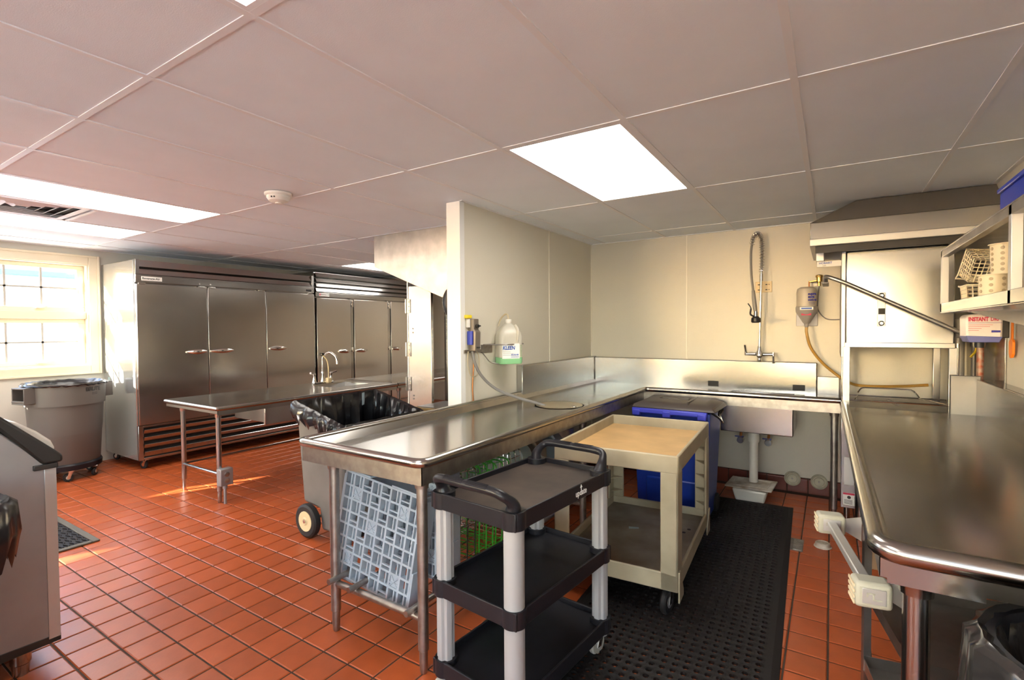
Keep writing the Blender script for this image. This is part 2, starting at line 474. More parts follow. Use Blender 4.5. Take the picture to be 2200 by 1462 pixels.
for x in (-1.154, .07): MB().box(x - .006, x + .006, YB - .008, YB, .13, H - .001).build('seam_strip', 'seam', wb, smooth=False)
wp = struct(MB().box(-2.24, XP - .004, 2.70, YB, 0, H + .05).build('wall_partition', 'wall_paint', smooth=False))
for a, b in ((2.70, 3.963), (3.969, YB - .006)): MB().box(XP - .004, XP, a, b, 0, H - .001).build('wall_panel', 'frp', wp, smooth=False)
MB().box(XP - .004, XP + .004, 3.960, 3.972, 0, H - .001).build('seam_strip', 'seam', wp, smooth=False)
MB().box(XP - .01, XP + .006, YB - .014, YB - .004, 0, H - .001).build('seam_strip', 'seam', wp, smooth=False)
MB().prism([(-2.243, 2.685), (XP + .003, 2.685), (XP + .003, 2.735), (XP, 2.735), (XP, 2.6995), (-2.243, 2.6995)], 2, 0, H - .001).build('end_cap', 'endcap', wp, smooth=False)
struct(MB().box(XL - .16, XR + .12, YF, YF + .12, 0, H + .05).build('wall_far', 'wall_paint', smooth=False))
struct(MB().box(-2.24, -2.12, YB, YF, 0, H + .05).build('wall_cookline', 'wall_paint', smooth=False))
m = MB(); holed_wall(XL - .16, XR + .12, WIN_N, H + .05, lambda a, b, p, q: m.box(a, b, YN - .12, YN, p, q))
struct(m.build('wall_rear', 'wall_dark', smooth=False))

# quarry tile base along the dish wall
bb = struct(MB().box(-2.13, XR, YB - .014, YB - .004, -.004, .128).build('baseboard_back', 'grout', smooth=False))
bt = None; x = -1.95
while x < XR - .16:
    if bt is None:
        w = .0745
        bt = MB().add([(-w, 0, .002), (w, 0, .002), (w, 0, .126), (-w, 0, .126), (-w, -.010, .002), (w, -.010, .002), (w, -.010, .118), (-w, -.010, .118)],
                      [(0, 1, 2, 3), (4, 7, 6, 5), (0, 4, 5, 1), (1, 5, 6, 2), (2, 6, 7, 3), (3, 7, 4, 0)]).build('base_tile', 'base_tile', bb, smooth=False, bevel=.003)
        o = bt
    else:
        o = bt.copy(); COL.objects.link(o)
    o.location = (x, YB - .014, 0); x += .1562

# --- window
wn = struct(thing('window_1', None, None, (XL, 0, 0)))
cas = .095
def trimbox(nm, y0, y1, z0, z1, x0, x1, mt='trim', bev=.006): return MB().box(x0, x1, y0, y1, z0, z1).build(nm, mt, wn, bevel=bev)
trimbox('casing', WY1, WY1 + cas, WZ0 - cas, WZ1 + cas, .001, .022); trimbox('casing', WY0 - cas, WY0, WZ0 - cas, WZ1 + cas, .001, .022)
trimbox('casing', WY0, WY1, WZ1, WZ1 + cas, .001, .022); trimbox('casing', WY0, WY1, WZ0 - cas, WZ0, .001, .022)
for (y0, y1, z0, z1) in ((WY1 + cas - .022, WY1 + cas, WZ0 - cas, WZ1 + cas), (WY0, WY1 + cas - .022, WZ1 + cas - .022, WZ1 + cas), (WY0, WY1 + cas - .022, WZ0 - cas, WZ0 - cas + .022)):
    trimbox('casing_bead', y0, y1, z0, z1, .022, .032, 'trim', .004)
trimbox('jamb', WY1 - .012, WY1, WZ0, WZ1, -.15, .001, 'trim_white', 0); trimbox('jamb', WY0, WY0 + .012, WZ0, WZ1, -.15, .001, 'trim_white', 0)
trimbox('jamb', WY0 + .012, WY1 - .012, WZ1 - .012, WZ1, -.15, .001, 'trim_white', 0); trimbox('window_sill', WY0 + .012, WY1 - .012, WZ0, WZ0 + .014, -.15, .001, 'trim_white', 0)
ZM = (1.545, 1.625)
trimbox('mullion', WY0 + .012, WY1 - .012, *ZM, -.13, -.030, 'trim', .005)
GYS = [.92 + k * .27 for k in range(5)]
for z0, z1 in ((WZ0 + .014, ZM[0]), (ZM[1], WZ1 - .012)):
    ya, yb = WY0 + .012, WY1 - .012
    s = MB()
    f = .044
    s.box(-.125, -.075, ya, yb, z0, z0 + f).box(-.125, -.075, ya, yb, z1 - f, z1).box(-.125, -.075, ya, ya + .07, z0 + f, z1 - f).box(-.125, -.075, yb - .06, yb, z0 + f, z1 - f)
    sash = s.build('sash', 'trim', wn, bevel=.004)
    gy0, gy1, gz0, gz1 = ya + .07, yb - .06, z0 + f, z1 - f
    zm = (gz0 + gz1) / 2
    ys = [gy0] + GYS[1:4] + [gy1]
    for k in range(4):
        for (a, b) in ((gz0, zm), (zm, gz1)):
            MB().box(-.102, -.098, ys[k] + .003, ys[k + 1] - .003, a + .003, b - .003).build('pane', 'glass', sash, smooth=False)
    for k in range(1, 4): MB().box(-.106, -.094, ys[k] - .009, ys[k] + .009, gz0, gz1).build('muntin', 'muntin_grey', sash, smooth=False)
    MB().box(-.106, -.094, gy0, gy1, zm - .009, zm + .009).build('muntin', 'muntin_grey', sash, smooth=False)
    MB().box(-.078, -.052, yb - .045, yb - .025, z0 + .20, z0 + .31).cyl((-.060, yb - .035, z0 + .30), (-.038, yb - .035, z0 + .33), .010, 8).build('latch', 'trim_white', sash, bevel=.003)
    MB().box(-.085, -.035, yb - .40, yb - .33, z0 - .002 + .028, z0 + .040).cyl((-.045, yb - .36, z0 + .04), (-.030, yb - .30, z0 + .05), .006, 8).build('crank', 'trim_white', sash, bevel=.003)

# unseen windows added for daylight fill: left wall, right wall, wall behind the camera
nwin = 1
def added_window(ax, at, a, b, z0, z1, out):
    global nwin
    nwin += 1
    w = struct(thing('window_%d' % nwin, None, None, (0, 0, 0)))
    def bx(nm, p, q, r0, r1, t0, t1, mt):
        lo, hi = sorted((at + out * t0, at + out * t1))
        m = MB()
        if ax == 'x': m.box(lo, hi, p, q, r0, r1)
        else: m.box(p, q, lo, hi, r0, r1)
        return m.build(nm, mt, w, smooth=False)
    f = .045
    for (p, q, r0, r1) in ((a, b, z0, z0 + f), (a, b, z1 - f, z1), (a, a + f, z0 + f, z1 - f), (b - f, b, z0 + f, z1 - f)): bx('frame', p, q, r0, r1, .03, .10, 'trim')
    bx('pane', a + f, b - f, z0 + f, z1 - f, .060, .064, 'glass')
for (a, b, p, q) in WIN_L[1:]: added_window('x', XL, a, b, p, q, -1)
for (a, b, p, q) in WIN_R: added_window('x', XR, a, b, p, q, 1)
for (a, b, p, q) in WIN_N: added_window('y', YN, a, b, p, q, -1)
struct(MB().box(XL - .4, XR + .4, YN - 5.2, YN - .12, H + .25, H + .40).build('sun_block_roof', 'siding', smooth=False))  # unseen roof added to keep direct sun out of the rear windows
# outside: yard and the white neighbour house with a blue roof
struct(MB().box(-40, 30, -40, 25, -.5, -.3).build('yard', 'asphalt', smooth=False))
struct(MB().box(XL - .3, XR + .3, YN - .3, YF + .3, H + .20, H + .245).build('roof', 'siding', smooth=False))
hb = thing('neighbour_house', 'white house with blue roof seen through the window', 'house', (-17, 4, -.3))
MB().box(-6, 0, -9, 8, 0, 3.12).build('wall', 'siding', hb, smooth=False)
for k in range(14): MB().prism([(0, .1 + k * .21), (.025, .1 + k * .21), (.006, .30 + k * .21), (0, .30 + k * .21)], 1, -9, 8).build('siding_board', 'siding', hb, smooth=False)
MB().prism([(.5, 3.10), (.5, 3.2), (-3, 4.6), (-6.5, 3.2), (-6.5, 3.10)], 1, -9.4, 8.4).build('roof', 'roof_blue', hb, smooth=False)
# ================================================================== REFRIGERATORS (front faces +X)
def handle_bar(p, y0, y1, z, x, up_=.0, matn='chrome'):
    n = 9; pts = []; rs = []
    for k in range(n):
        t = k / (n - 1); b = math.sin(math.pi * t)
        pts.append((x + .012 + .026 * b, y0 + (y1 - y0) * t, z + up_ * t)); rs.append(.007 + .017 * b)
    m = MB().tube(pts, [q_ * .75 for q_ in rs], 10, flat=1.45); m.box(x - .001, x + .014, y0, y0 + .02, z - .01, z + .01); m.box(x - .001, x + .014, y1 - .02, y1, z - .01 + up_, z + .01 + up_)
    return m.build('handle', matn, p)
def caster(par, x, y, z, r=.045, w=.022, ang=0, wheel='tyre', hubm='chrome'):
    c = math.cos(R(ang)); s = math.sin(R(ang))
    o = MB().box(-.02, .02, -.026, .026, z - .012, z).build('caster', 'chrome', par)
    for q in (-1, 1): pass
    m = MB(); 
    for q in (-1, 1): m.prism([(-.016, z - .012), (.016, z - .012), (.012 - .02, r - .012), (-.012 - .02, r - .012)], 1, q * (w / 2 + .003) - .0015, q * (w / 2 + .003) + .0015)
    m.build('fork', 'chrome', o)
    MB().lathe([(r * .45, -w / 2), (r * .9, -w / 2), (r, -w / 4), (r, w / 4), (r * .9, w / 2), (r * .45, w / 2)], (-.02, 0, r), 20, 'y').build('wheel', wheel, o)
    MB().lathe([(.0, -w / 2 - .002), (r * .46, -w / 2 - .002), (r * .46, w / 2 + .002), (0, w / 2 + .002)], (-.02, 0, r), 14, 'y').build('hub', hubm, o)
    o.location = (x, y, 0); o.rotation_euler = (0, 0, R(ang))
    return o

FA = thing('reach_in_refrigerator', 'three-door steel refrigerator nearest the window, sunlight on its side', 'refrigerator', (-5.85, 2.20, 0))
D = .83
MB().box(-D, -.045, 0, 2.045, .10, 2.135).build('body', 'steel', FA, bevel=.006)
MB().box(-D + .004, -.05, -.004, 0, .105, 2.13).build('side_panel', 'side_paint', FA, bevel=.001)
door_edges = [(.004, .676), (.684, 1.358), (1.366, 2.041)]
for y in (.680, 1.362): MB().box(-.0455, -.012, y - .0035, y + .0035, .462, 1.888).build('gasket', 'dark', FA, smooth=False)
hx = [(.455, .655), (.70, .95), (1.40, 1.62)]
for k, (a, b) in enumerate(door_edges):
    d = MB().box(-.045, 0, a, b, .462, 1.888).build('door', 'steel_door', FA, bevel=.003)
    handle_bar(d, hx[k][0], hx[k][1], 1.185, 0)
    for c_ in (a + .02, b - .08): MB().box(-.03, .006, c_, c_ + .06, 1.890, 1.902).build('hinge', 'chrome', d)
hd = MB().box(-.05, -.004, 0, 2.045, 1.905, 1.985).build('header_band', 'steel', FA, bevel=.003)
for a in (0, 2.01): MB().box(-.05, -.004, a, a + .035, 1.985, 2.137).build('header_post', 'steel', FA, bevel=.003)
MB().prism([(-.012, 1.990), (-.008, 1.990), (-.036, 2.060), (-.040, 2.060)], 1, .035, 2.01).build('louver', 'steel', FA, smooth=False)
MB().prism([(-.012, 2.064), (-.008, 2.064), (-.036, 2.134), (-.040, 2.134)], 1, .035, 2.01).build('louver', 'steel', FA, smooth=False)
np_ = MB().box(-.004, .000, .05, .235, 1.925, 1.967).build('nameplate', 'sign_white', FA, bevel=.001)
text('lettering', 'Beverage-Air', .030, (.0006, .056, 1.946), (0, 1, 0), (0, 0, 1), 'print_black', np_, bold=.0006)
for y in (.60, .715, 1.40): MB().cyl((-.004, y, 1.928), (.002, y, 1.928), .009, 12).build('lock', 'chrome', FA)
MB().box(-.004, .001, 1.93, 2.0, 1.925, 1.95).build('thermometer', 'dark', FA)
MB().box(-.05, -.02, 0, .045, .10, .452).box(-.05, -.02, 2.0, 2.045, .10, .452).box(-.05, -.02, .045, 2.0, .10, .125).box(-.05, -.02, .045, 2.0, .43, .452).build('grille_frame', 'steel', FA, bevel=.003)
for k in range(4):
    z = .135 + k * .074
    MB().prism([(-.032, z + .004), (-.026, z + .002), (.0, z + .050), (-.004, z + .054)], 1, .045, 2.0).build('grille_slat', 'steel', FA, smooth=False)
MB().box(-.045, -.040, .045, 2.0, .125, .43).build('grille_back', 'dark', FA, smooth=False)
for (x, y) in ((-.08, .08), (-.08, 1.96), (-.75, .08), (-.75, 1.96)): caster(FA, x, y, .10, .042, .024, 20)
MB().box(-D + .10, -D + .16, -.0055, -.004, .80, .92).build('side_label', 'rack_teal', FA)

FB = thing('reach_in_refrigerator', 'taller three-door steel refrigerator behind the sink faucet, beside the window-side one', 'refrigerator', (-5.85, 4.27, 0))
WBR = 1.98
MB().box(-D, -.05, 0, WBR, .12, 2.20).build('body', 'steel', FB, bevel=.006)
edges = [(.012, .575), (.64, 1.29), (1.36, 1.968)]
hb_ = [(.36, .55), (.66, .86), (1.38, 1.56)]
for k, (a, b) in enumerate(edges):
    d = MB().box(-.05, 0, a, b, .30, 1.845).build('door', 'steel_door', FB, bevel=.003)
    handle_bar(d, hb_[k][0], hb_[k][1], 1.105, 0)
for (a, b) in ((.585, .63), (1.30, 1.35)):
    p = MB().box(-.05, -.012, a, b, .12, 1.86).build('mullion', 'steel', FB, bevel=.004)
    for (c_, e_) in ((1.09, 1.15), (1.74, 1.83)): MB().box(-.012, .004, a + .006, b - .006, c_, e_).build('latch', 'chrome', p, bevel=.003)
MB().box(-.05, 0, 0, WBR, 1.86, 1.925).build('header_band', 'steel', FB, bevel=.003)
npb = MB().box(0, .004, .05, .21, 1.872, 1.912).build('nameplate', 'sign_white', FB)
text('lettering', 'Beverage-Air', .026, (.0046, .075, 1.893), (0, 1, 0), (0, 0, 1), 'print_black', npb, bold=.0005)
MB().box(.004, .0048, .053, .071, 1.880, 1.905).build('emblem', 'print_red', npb)
for k in range(4):
    z = 1.930 + k * .066
    MB().prism([(-.004, z), (.004, z + .004), (-.022, z + .060), (-.032, z + .060)], 1, .01, WBR - .01).build('louver', 'steel', FB, smooth=False)
MB().box(-.045, -.012, 0, WBR, .12, .28).build('kick_panel', 'steel_rough', FB)
for (x, y) in ((-.1, .1), (-.1, WBR - .1), (-.74, .1), (-.74, WBR - .1)): caster(FB, x, y, .12, .05, .026, 10)

# ================================================================== PREP TABLE WITH SINK + JOINED WORKTOP
TZ = .815
pt = thing('prep_table', 'steel prep table with a drawer, small sink and gooseneck faucet', 'table', (-4.93, 2.06, 0))
TW, TL = .86, 1.93
def bullnose_top(m, x0, x1, y0, y1, z, sink=None, r=.019):
    """sheet top with rolled long edges and end edge"""
    xs = [x0, x1]; ys = [y0, y1]
    if sink: xs = [x0, sink[0], sink[1], x1]; ys = [y0, sink[2], sink[3], y1]
    for i in range(len(xs) - 1):
        for j in range(len(ys) - 1):
            if sink and i == 1 and j == 1: continue
            m.quad((xs[i], ys[j], z), (xs[i + 1], ys[j], z), (xs[i + 1], ys[j + 1], z), (xs[i], ys[j + 1], z))
    if sink:
        a, b, c, d = sink; zb = z - .16; i = .02
        t4 = [(a, c), (b, c), (b, d), (a, d)]; b4 = [(a + i, c + i), (b - i, c + i), (b - i, d - i), (a + i, d - i)]
        for k in range(4):
            l = (k + 1) % 4
            m.quad((*t4[k], z), (*t4[l], z), (*b4[l], zb), (*b4[k], zb))
        m.quad(*[(*q, zb) for q in b4])
    return m
sk = (.20, .60, 1.30, 1.76)
tp = bullnose_top(MB(), 0, TW, 0, TL, TZ, sk)
tp.tube([(.0, TL, TZ - .0185), (0, .0, TZ - .0185)], .0185, 12).tube([(0, 0, TZ - .0185), (TW, 0, TZ - .0185)], .0185, 12).tube([(TW, 0, TZ - .0185), (TW, TL, TZ - .0185)], .0185, 12)
for p in ((0, 0), (TW, 0)): tp.lathe([(0, -.0185), (.0131, -.0131), (.0185, 0), (.0131, .0131), (0, .0185)], (*p, TZ - .0185), 12)
tp.box(.0, .004, 0, TL, TZ - .07, TZ - .018).box(TW - .004, TW, 0, TL, TZ - .07, TZ - .018).box(0, TW, 0, .004, TZ - .06, TZ - .018)
tp.build('tabletop', 'steel_top', pt)
def leg(par, x, y, z, r=.0205, foot=True, m_='steel'):
    m = MB().tube([(x, y, .10), (x, y, z)], r, 14); o = m.build('leg', m_, par)
    MB().lathe([(r, .10), (r * .80, .096), (r * .76, .03), (r * .70, .008), (r * .5, 0)], (x, y, 0), 14).build('foot', m_, o)
    MB().lathe([(r * 1.25, z - .075), (r * 1.45, z - .02), (r * 1.9, z)], (x, y, 0), 14).build('socket', m_, o)
    return o
for (x, y) in ((.10, .09), (.71, .08), (.10, TL - .1), (.71, TL - .1)): leg(pt, x, y, TZ - .035)
MB().cyl((.10, .085, .235), (.71, .085, .235), .013, 10).build('rail', 'steel', pt)
MB().cyl((.10, .09, .235), (.10, TL - .1, .235), .013, 10).cyl((.10, TL - .1, .235), (.71, TL - .1, .235), .013, 10).build('rail', 'steel', pt)
dr = MB().box(.33, .82, .42, 1.16, .615, .785).build('drawer', 'steel', pt, bevel=.004)
MB().box(.82, .845, .40, 1.18, .60, .79).build('drawer_front', 'steel_door', dr, bevel=.004)
MB().box(.845, .852, .77, .91, .682, .73).box(.852, .858, .77, .91, .722, .73).build('pull', 'chrome', dr, bevel=.002)
MB().cyl((.845, .835, .768), (.851, .835, .768), .012, 12).build('lock', 'dark', dr)
ob = MB().box(.735, .80, .045, .145, .155, .29).build('outlet_box', 'galv_grey', pt, bevel=.004)
for z in (.185, .235): MB().lathe([(.020, 0), (.020, .006), (.014, .008)], (.80, .095, z + .012), 12, 'x').build('receptacle', 'steel_worn', ob)
MB().cyl((.765, .095, 0), (.765, .095, .155), .011, 10).lathe([(.018, .125), (.018, .155)], (.765, .095, 0), 12).build('conduit', 'galv_grey', ob)
# faucet
fc = MB().box(.085, .135, 1.40, 1.66, TZ, TZ + .018).build('faucet_base', 'chrome', pt, bevel=.006)
MB().tube(smooth_path([(.11, 1.53, TZ + .01), (.11, 1.53, TZ + .18), (.12, 1.535, TZ + .30), (.19, 1.56, TZ + .345), (.265, 1.585, TZ + .30), (.285, 1.59, TZ + .245)], 6), .0125, 12).cyl((.285, 1.59, TZ + .25), (.287, 1.59, TZ + .215), .016, 12).build('spout', 'chrome', fc)
MB().lathe([(.024, .0), (.020, .03), (.016, .08), (.020, .10), (.014, .12)], (.11, 1.53, TZ + .015), 16).build('spout_collar', 'chrome', fc)
for y in (1.42, 1.64):
    MB().lathe([(.024, 0), (.018, .03), (.014, .07), (.020, .09), (.012, .105), (0, .107)], (.11, y, TZ + .015), 14).build('tap_body', 'chrome', fc)
    MB().tube([(.11, y, TZ + .105), (.13, y + (.06 if y > 1.5 else -.06), TZ + .125)], [.008, .012], 10).build('tap_lever', 'chrome', fc)
MB().tube(smooth_path([(.13, 1.50, TZ + .33), (.15, 1.56, TZ + .25), (.14, 1.585, TZ + .12), (.15, 1.57, TZ + .02)], 5), .007, 8).build('filter_hose', 'ivory', fc)
MB().lathe([(.022, 0), (.022, .035)], (.12, 1.515, TZ + .305), 12).build('hose_clip', 'dark', fc)
MB().box(.13, .18, 1.545, 1.60, TZ + .001, TZ + .06).build('filter', 'ivory', fc, bevel=.01)

wt = thing('steel_worktop', 'second steel worktop butted against the far end of the prep table', 'worktop', (-4.93, 4.00, 0))
m = bullnose_top(MB(), 0, TW, 0, 2.2, TZ + .004)
m.tube([(TW, 0, TZ - .0145), (TW, 2.2, TZ - .0145)], .0185, 12).box(TW - .004, TW, 0, 2.2, TZ - .06, TZ - .015).box(0, TW, 0, .004, TZ - .05, TZ).box(0, .004, 0, 2.2, TZ - .06, TZ)
m.build('tabletop', 'steel_top', wt)
for (x, y) in ((.78, .10), (.10, .10), (.78, 2.1), (.10, 2.1)): leg(wt, x, y, TZ - .03)

# ================================================================== ROUND TRASH CAN BY THE WINDOW
TCX, TCY = -6.26, 1.75
tc_ = thing('trash_can', 'round grey plastic trash can on wheels under the window', 'trash can', (TCX, TCY, 0))
MB().lathe([(.0, .16), (.245, .16), (.252, .17), (.285, .72), (.300, .72), (.306, .90), (.318, .905), (.318, .925), (.300, .925), (.296, .90), (.275, .5), (.24, .19), (0, .19)], n=48).build('body', 'can_grey', tc_)
for a in (-75, 105):
    q = R(a); Mx = Matrix.Rotation(q, 4, 'Z')
    m = MB()
    m.box(.285, .375, -.085, -.075, .76, .905, Mx).box(.285, .375, .075, .085, .76, .905, Mx).box(.285, .378, -.085, .085, .755, .768, Mx).box(.365, .378, -.085, .085, .768, .79, Mx).box(.29, .378, -.085, .085, .893, .905, Mx)
    m.build('handle', 'can_grey', tc_, bevel=.005)
q = R(23); n_ = Vector((math.cos(q), math.sin(q), 0)); xd = Vector((-math.sin(q), math.cos(q), 0))
for k, ch in enumerate('BRUTE'):
    qq = R(15 + k * 5.6); nn = Vector((math.cos(qq), math.sin(qq), 0)); xx = Vector((-math.sin(qq), math.cos(qq), 0))
    text('lettering', ch, .050, nn * .3055 + Vector((0, 0, .862)), xx, (0, 0, 1), 'print_black', tc_, align='CENTER', bold=.0022)
for z in (.825, .812): MB().box(-.025, .025, -.001, .001, 0, .004).build('lettering_line', 'print_black', tc_).matrix_local = Matrix.Translation(Vector((.305 * math.cos(R(28)), .305 * math.sin(R(28)), z))) @ Matrix.Rotation(R(28 + 90), 4, 'Z')
dl = MB().lathe([(.22, .105), (.262, .105), (.266, .15), (.258, .165), (.22, .165)], n=40).build('dolly', 'black_plastic', tc_)
for a in (-70, -10, 50, 120, 190):
    caster(tc_, .225 * math.cos(R(a)), .225 * math.sin(R(a)), .105, .040, .026, a + 90, 'tyre', 'caster_grey')
lp = [(TCX + .309 * math.cos(2 * math.pi * k / 72), TCY + .309 * math.sin(2 * math.pi * k / 72), .925) for k in range(72)]
tag(liner(lp, 'trash_bag', 'bag_black', .022, .25, .012, 3, rough=.25), 'black liner inside the round grey trash can under the window', 'trash bag')

# ================================================================== ICE BIN (left edge) AND BLACK-BAGGED CAN
ib = thing('ice_bin', 'grey steel ice bin with a slanted black-edged front at the left edge', 'ice bin', (-2.76, 0, 0))
poly = [(-.75, .13), (.735, .11), (.725, .845), (.545, 1.045), (-.0, 1.10), (-.75, 1.10)]
MB().prism(poly, 0, -.75, 0).build('body', 'galv_grey', ib, bevel=.006)
MB().box(.0, .004, .695, .733, .125, .85).build('corner_strip', 'aluminium', ib, bevel=.001)
MB().prism([(.69, .865), (.755, .865), (.755, .895), (.52, 1.135), (-.05, 1.165), (-.05, 1.11), (.545, 1.055)], 0, -.77, .012).build('top_trim', 'black_metal', ib, bevel=.01)
MB().box(-.05, .014, .66, .738, .845, .866).build('trim_end', 'black_metal', ib, bevel=.003)
MB().prism([(.735, .90), (.750, .912), (.736, .950), (.69, .998), (.63, 1.045), (.60, 1.055)], 0, -.70, -.06).build('door', 'white_plastic', ib, bevel=.01)
MB().prism([(.735, .105), (.735, .135), (.55, .14), (-.75, .15), (-.75, .09)], 0, -.74, .002).build('base_frame', 'black_metal', ib, bevel=.003)
for (x, y) in ((-.06, .62), (-.68, .62), (-.06, -.65), (-.68, -.65)):
    MB().lathe([(.034, .115), (.034, .05), (.030, .045), (.026, .0)], (x, y, 0), 18).build('leg', 'steel', ib)
tc2 = thing('bagged_bin', 'bin lined with a black bag, cut off at the left edge beside the ice bin', 'trash can', (-2.40, .28, 0))
MB().lathe([(0, .02), (.17, .02), (.21, .80), (.223, .805), (.223, .845), (.205, .845), (.17, .08), (0, .06)], n=36).build('body', 'black_plastic', tc2)
lp = [(-2.40 + .222 * math.cos(2 * math.pi * k / 60), .28 + .222 * math.sin(2 * math.pi * k / 60), .848) for k in range(60)]
tag(liner(lp, 'trash_bag', 'bag_black', .19, .35, .022, 9, rough=1.4), 'black bag folded over the bin at the left edge', 'trash bag')

# ================================================================== TILT BIN WITH LARGE WHEEL
TBX0, TBX1, TBY0, TBY1 = -3.12, -2.62, 2.10, 2.82
tb = thing('waste_bin', 'tall grey wheeled waste bin with a slanted rim and black liner', 'trash can', ((TBX0 + TBX1) / 2, (TBY0 + TBY1) / 2, 0))
hx_, hy_ = (TBX1 - TBX0) / 2, (TBY1 - TBY0) / 2
def rimz(x): return .925 + (.80 - .925) * (x + hx_) / (2 * hx_)
tp_, bt_ = [], []
side = [(-hx_, rimz(-hx_)), (hx_, rimz(hx_)), (hx_ - .05, .06), (-hx_ + .22, .06), (-hx_ + .20, .20), (-hx_ + .03, .22)]
m = MB(); n = len(side)
vs = [(x, -hy_ + (.03 if z < .5 else 0), z) for x, z in side] + [(x, hy_ - (.03 if z < .5 else 0), z) for x, z in side]
m.add(vs, [tuple(range(n))[::-1], tuple(range(n, 2 * n))] + [(i, (i + 1) % n, n + (i + 1) % n, n + i) for i in range(1, n)])
m.build('body', 'truck_grey', tb, bevel=.02)
for s_ in (-1, 1):
    w = MB().lathe([(.070, -.022), (.098, -.026), (.112, -.018), (.116, 0), (.112, .018), (.098, .026), (.070, .022)], (-hx_ + .12, s_ * (hy_ + .0), .116), 28, 'y').build('wheel', 'tyre', tb)
    MB().lathe([(0, -.020), (.02, -.030), (.028, -.024), (.068, -.026), (.0705, .022), (.028, .02), (0, .022)], (-hx_ + .12, s_ * (hy_ + .0), .116), 24, 'y').build('hub', 'hub', w)
    MB().lathe([(0, -.034), (.012, -.032), (.012, .03), (0, .03)], (-hx_ + .12, s_ * hy_, .116), 10, 'y').build('axle_nut', 'chrome', w)
MB().cyl((-hx_ + .12, -hy_, .116), (-hx_ + .12, hy_, .116), .012, 8).build('axle', 'steel_worn', tb)
MB().box(hx_ - .12, hx_ - .07, -hy_ + .1, hy_ - .1, 0, .06).build('foot', 'tyre', tb)
cx_, cy_ = (TBX0 + TBX1) / 2, (TBY0 + TBY1) / 2
tag(liner(rect_loop(TBX0, TBX1, TBY0, TBY1, 0, 26, lambda x, y: rimz(x - cx_)), 'trash_bag', 'bag_black', .12, .5, .024, 5, inset=.15, rough=2.0), 'shiny black liner draped over the rim of the tall waste bin', 'trash bag')
# ================================================================== SOILED DISH TABLE (L-shaped)
RZ, PZ = .915, .858
dt = thing('dish_table', 'long L-shaped steel dish table with raised rim, in the middle of the room', 'dish table', (-1.33, 1.43, 0))
ox, oy = -1.33, 1.43
def L3(p): return (p[0] - ox, p[1] - oy, p[2])
def LM(m): m.v = [L3(p) for p in m.v]; return m
XA, XB, YA, YC = -2.095, -1.33, 1.43, 4.17
path = rounded([(XA, 3.40, RZ - .02), (XA, YA, RZ - .02), (XB, YA, RZ - .02), (XB, YC, RZ - .02), (.06, YC, RZ - .02)], .045, 5)
LM(MB().tube(path, .020, 14)).build('rim', 'steel_top', dt)
m = MB()
inn = .030
# pan floor with a round opening for the scrap cone and a rectangular one for the sink
def ring_cell(m, x0, x1, y0, y1, c, r, z, n=8):
    sq = []
    for (a, b) in (((x0, y0), (x1, y0)), ((x1, y0), (x1, y1)), ((x1, y1), (x0, y1)), ((x0, y1), (x0, y0))):
        for k in range(n): t = k / n; sq.append((a[0] + (b[0] - a[0]) * t, a[1] + (b[1] - a[1]) * t))
    N = len(sq); vs = [(*p, z) for p in sq]
    for p in sq:
        d = Vector((p[0] - c[0], p[1] - c[1])).normalized(); vs.append((c[0] + d.x * r, c[1] + d.y * r, z))
    m.add(vs, [(i, (i + 1) % N, N + (i + 1) % N, N + i) for i in range(N)])
xa, xb, ya, yc = XA + inn + .012, XB - inn - .012, YA + inn + .012, YC + inn + .012
CC = (-1.655, 3.225); CR = .172
xs = [xa, CC[0] - .20, CC[0] + .20, xb]; ys = [ya, CC[1] - .2, CC[1] + .2, 4.84]
for i in range(3):
    for j in range(3):
        if i == 1 and j == 1: ring_cell(m, xs[1], xs[2], ys[1], ys[2], CC, CR, PZ)
        else: m.quad((xs[i], ys[j], PZ), (xs[i + 1], ys[j], PZ), (xs[i + 1], ys[j + 1], PZ), (xs[i], ys[j + 1], PZ))
SX0, SX1, SY0, SY1 = -.73, -.25, 4.30, 4.74
xs = [xb, SX0, SX1, .06]; ys = [yc, SY0, SY1, 4.84]
for i in range(3):
    for j in range(3):
        if i == 1 and j == 1: continue
        m.quad((xs[i], ys[j], PZ), (xs[i + 1], ys[j], PZ), (xs[i + 1], ys[j + 1], PZ), (xs[i], ys[j + 1], PZ))
zt = RZ - .006
m.quad((xa, ya, PZ), (xa, 4.84, PZ), (XA + .012, 4.84, zt), (XA + .012, YA + .012, zt))
m.quad((xa, ya, PZ), (xb, ya, PZ), (XB - .012, YA + .012, zt), (XA + .012, YA + .012, zt))
m.quad((xb, ya, PZ), (xb, yc, PZ), (XB - .012, YC + .012, zt), (XB - .012, YA + .012, zt))
m.quad((xb, yc, PZ), (.06, yc, PZ), (.06, YC + .012, zt), (XB - .012, YC + .012, zt))
LM(m).build('pan', 'steel_top', dt)
m = MB()
z0, z1 = .805, RZ - .025; e = .008
m.box(XA + e, XA + e + .003, YA + e, 3.4, z0, z1).box(XA + e, XB - e, YA + e, YA + e + .003, z0, z1).box(XB - e - .003, XB - e, YA + e, YC + e, z0, z1).box(XB - e, .06, YC + e, YC + e + .003, z0, z1)
LM(m).build('apron', 'steel_worn', dt)
LM(MB().box(XP + .003, -2.07, 3.40, 4.84, PZ - .03, 1.122).box(XP + .003, -2.07, 4.84, 4.893, PZ - .03, 1.122)).build('backsplash', 'steel', dt, bevel=.006)
bs2 = LM(MB().box(-2.068, -.096, 4.84, 4.893, PZ - .03, 1.115)).build('backsplash', 'steel', dt, bevel=.006)
LM(MB().box(-.094, .06, 4.855, 4.893, PZ - .03, 1.00)).build('backsplash_end', 'steel_rough', dt, bevel=.003)
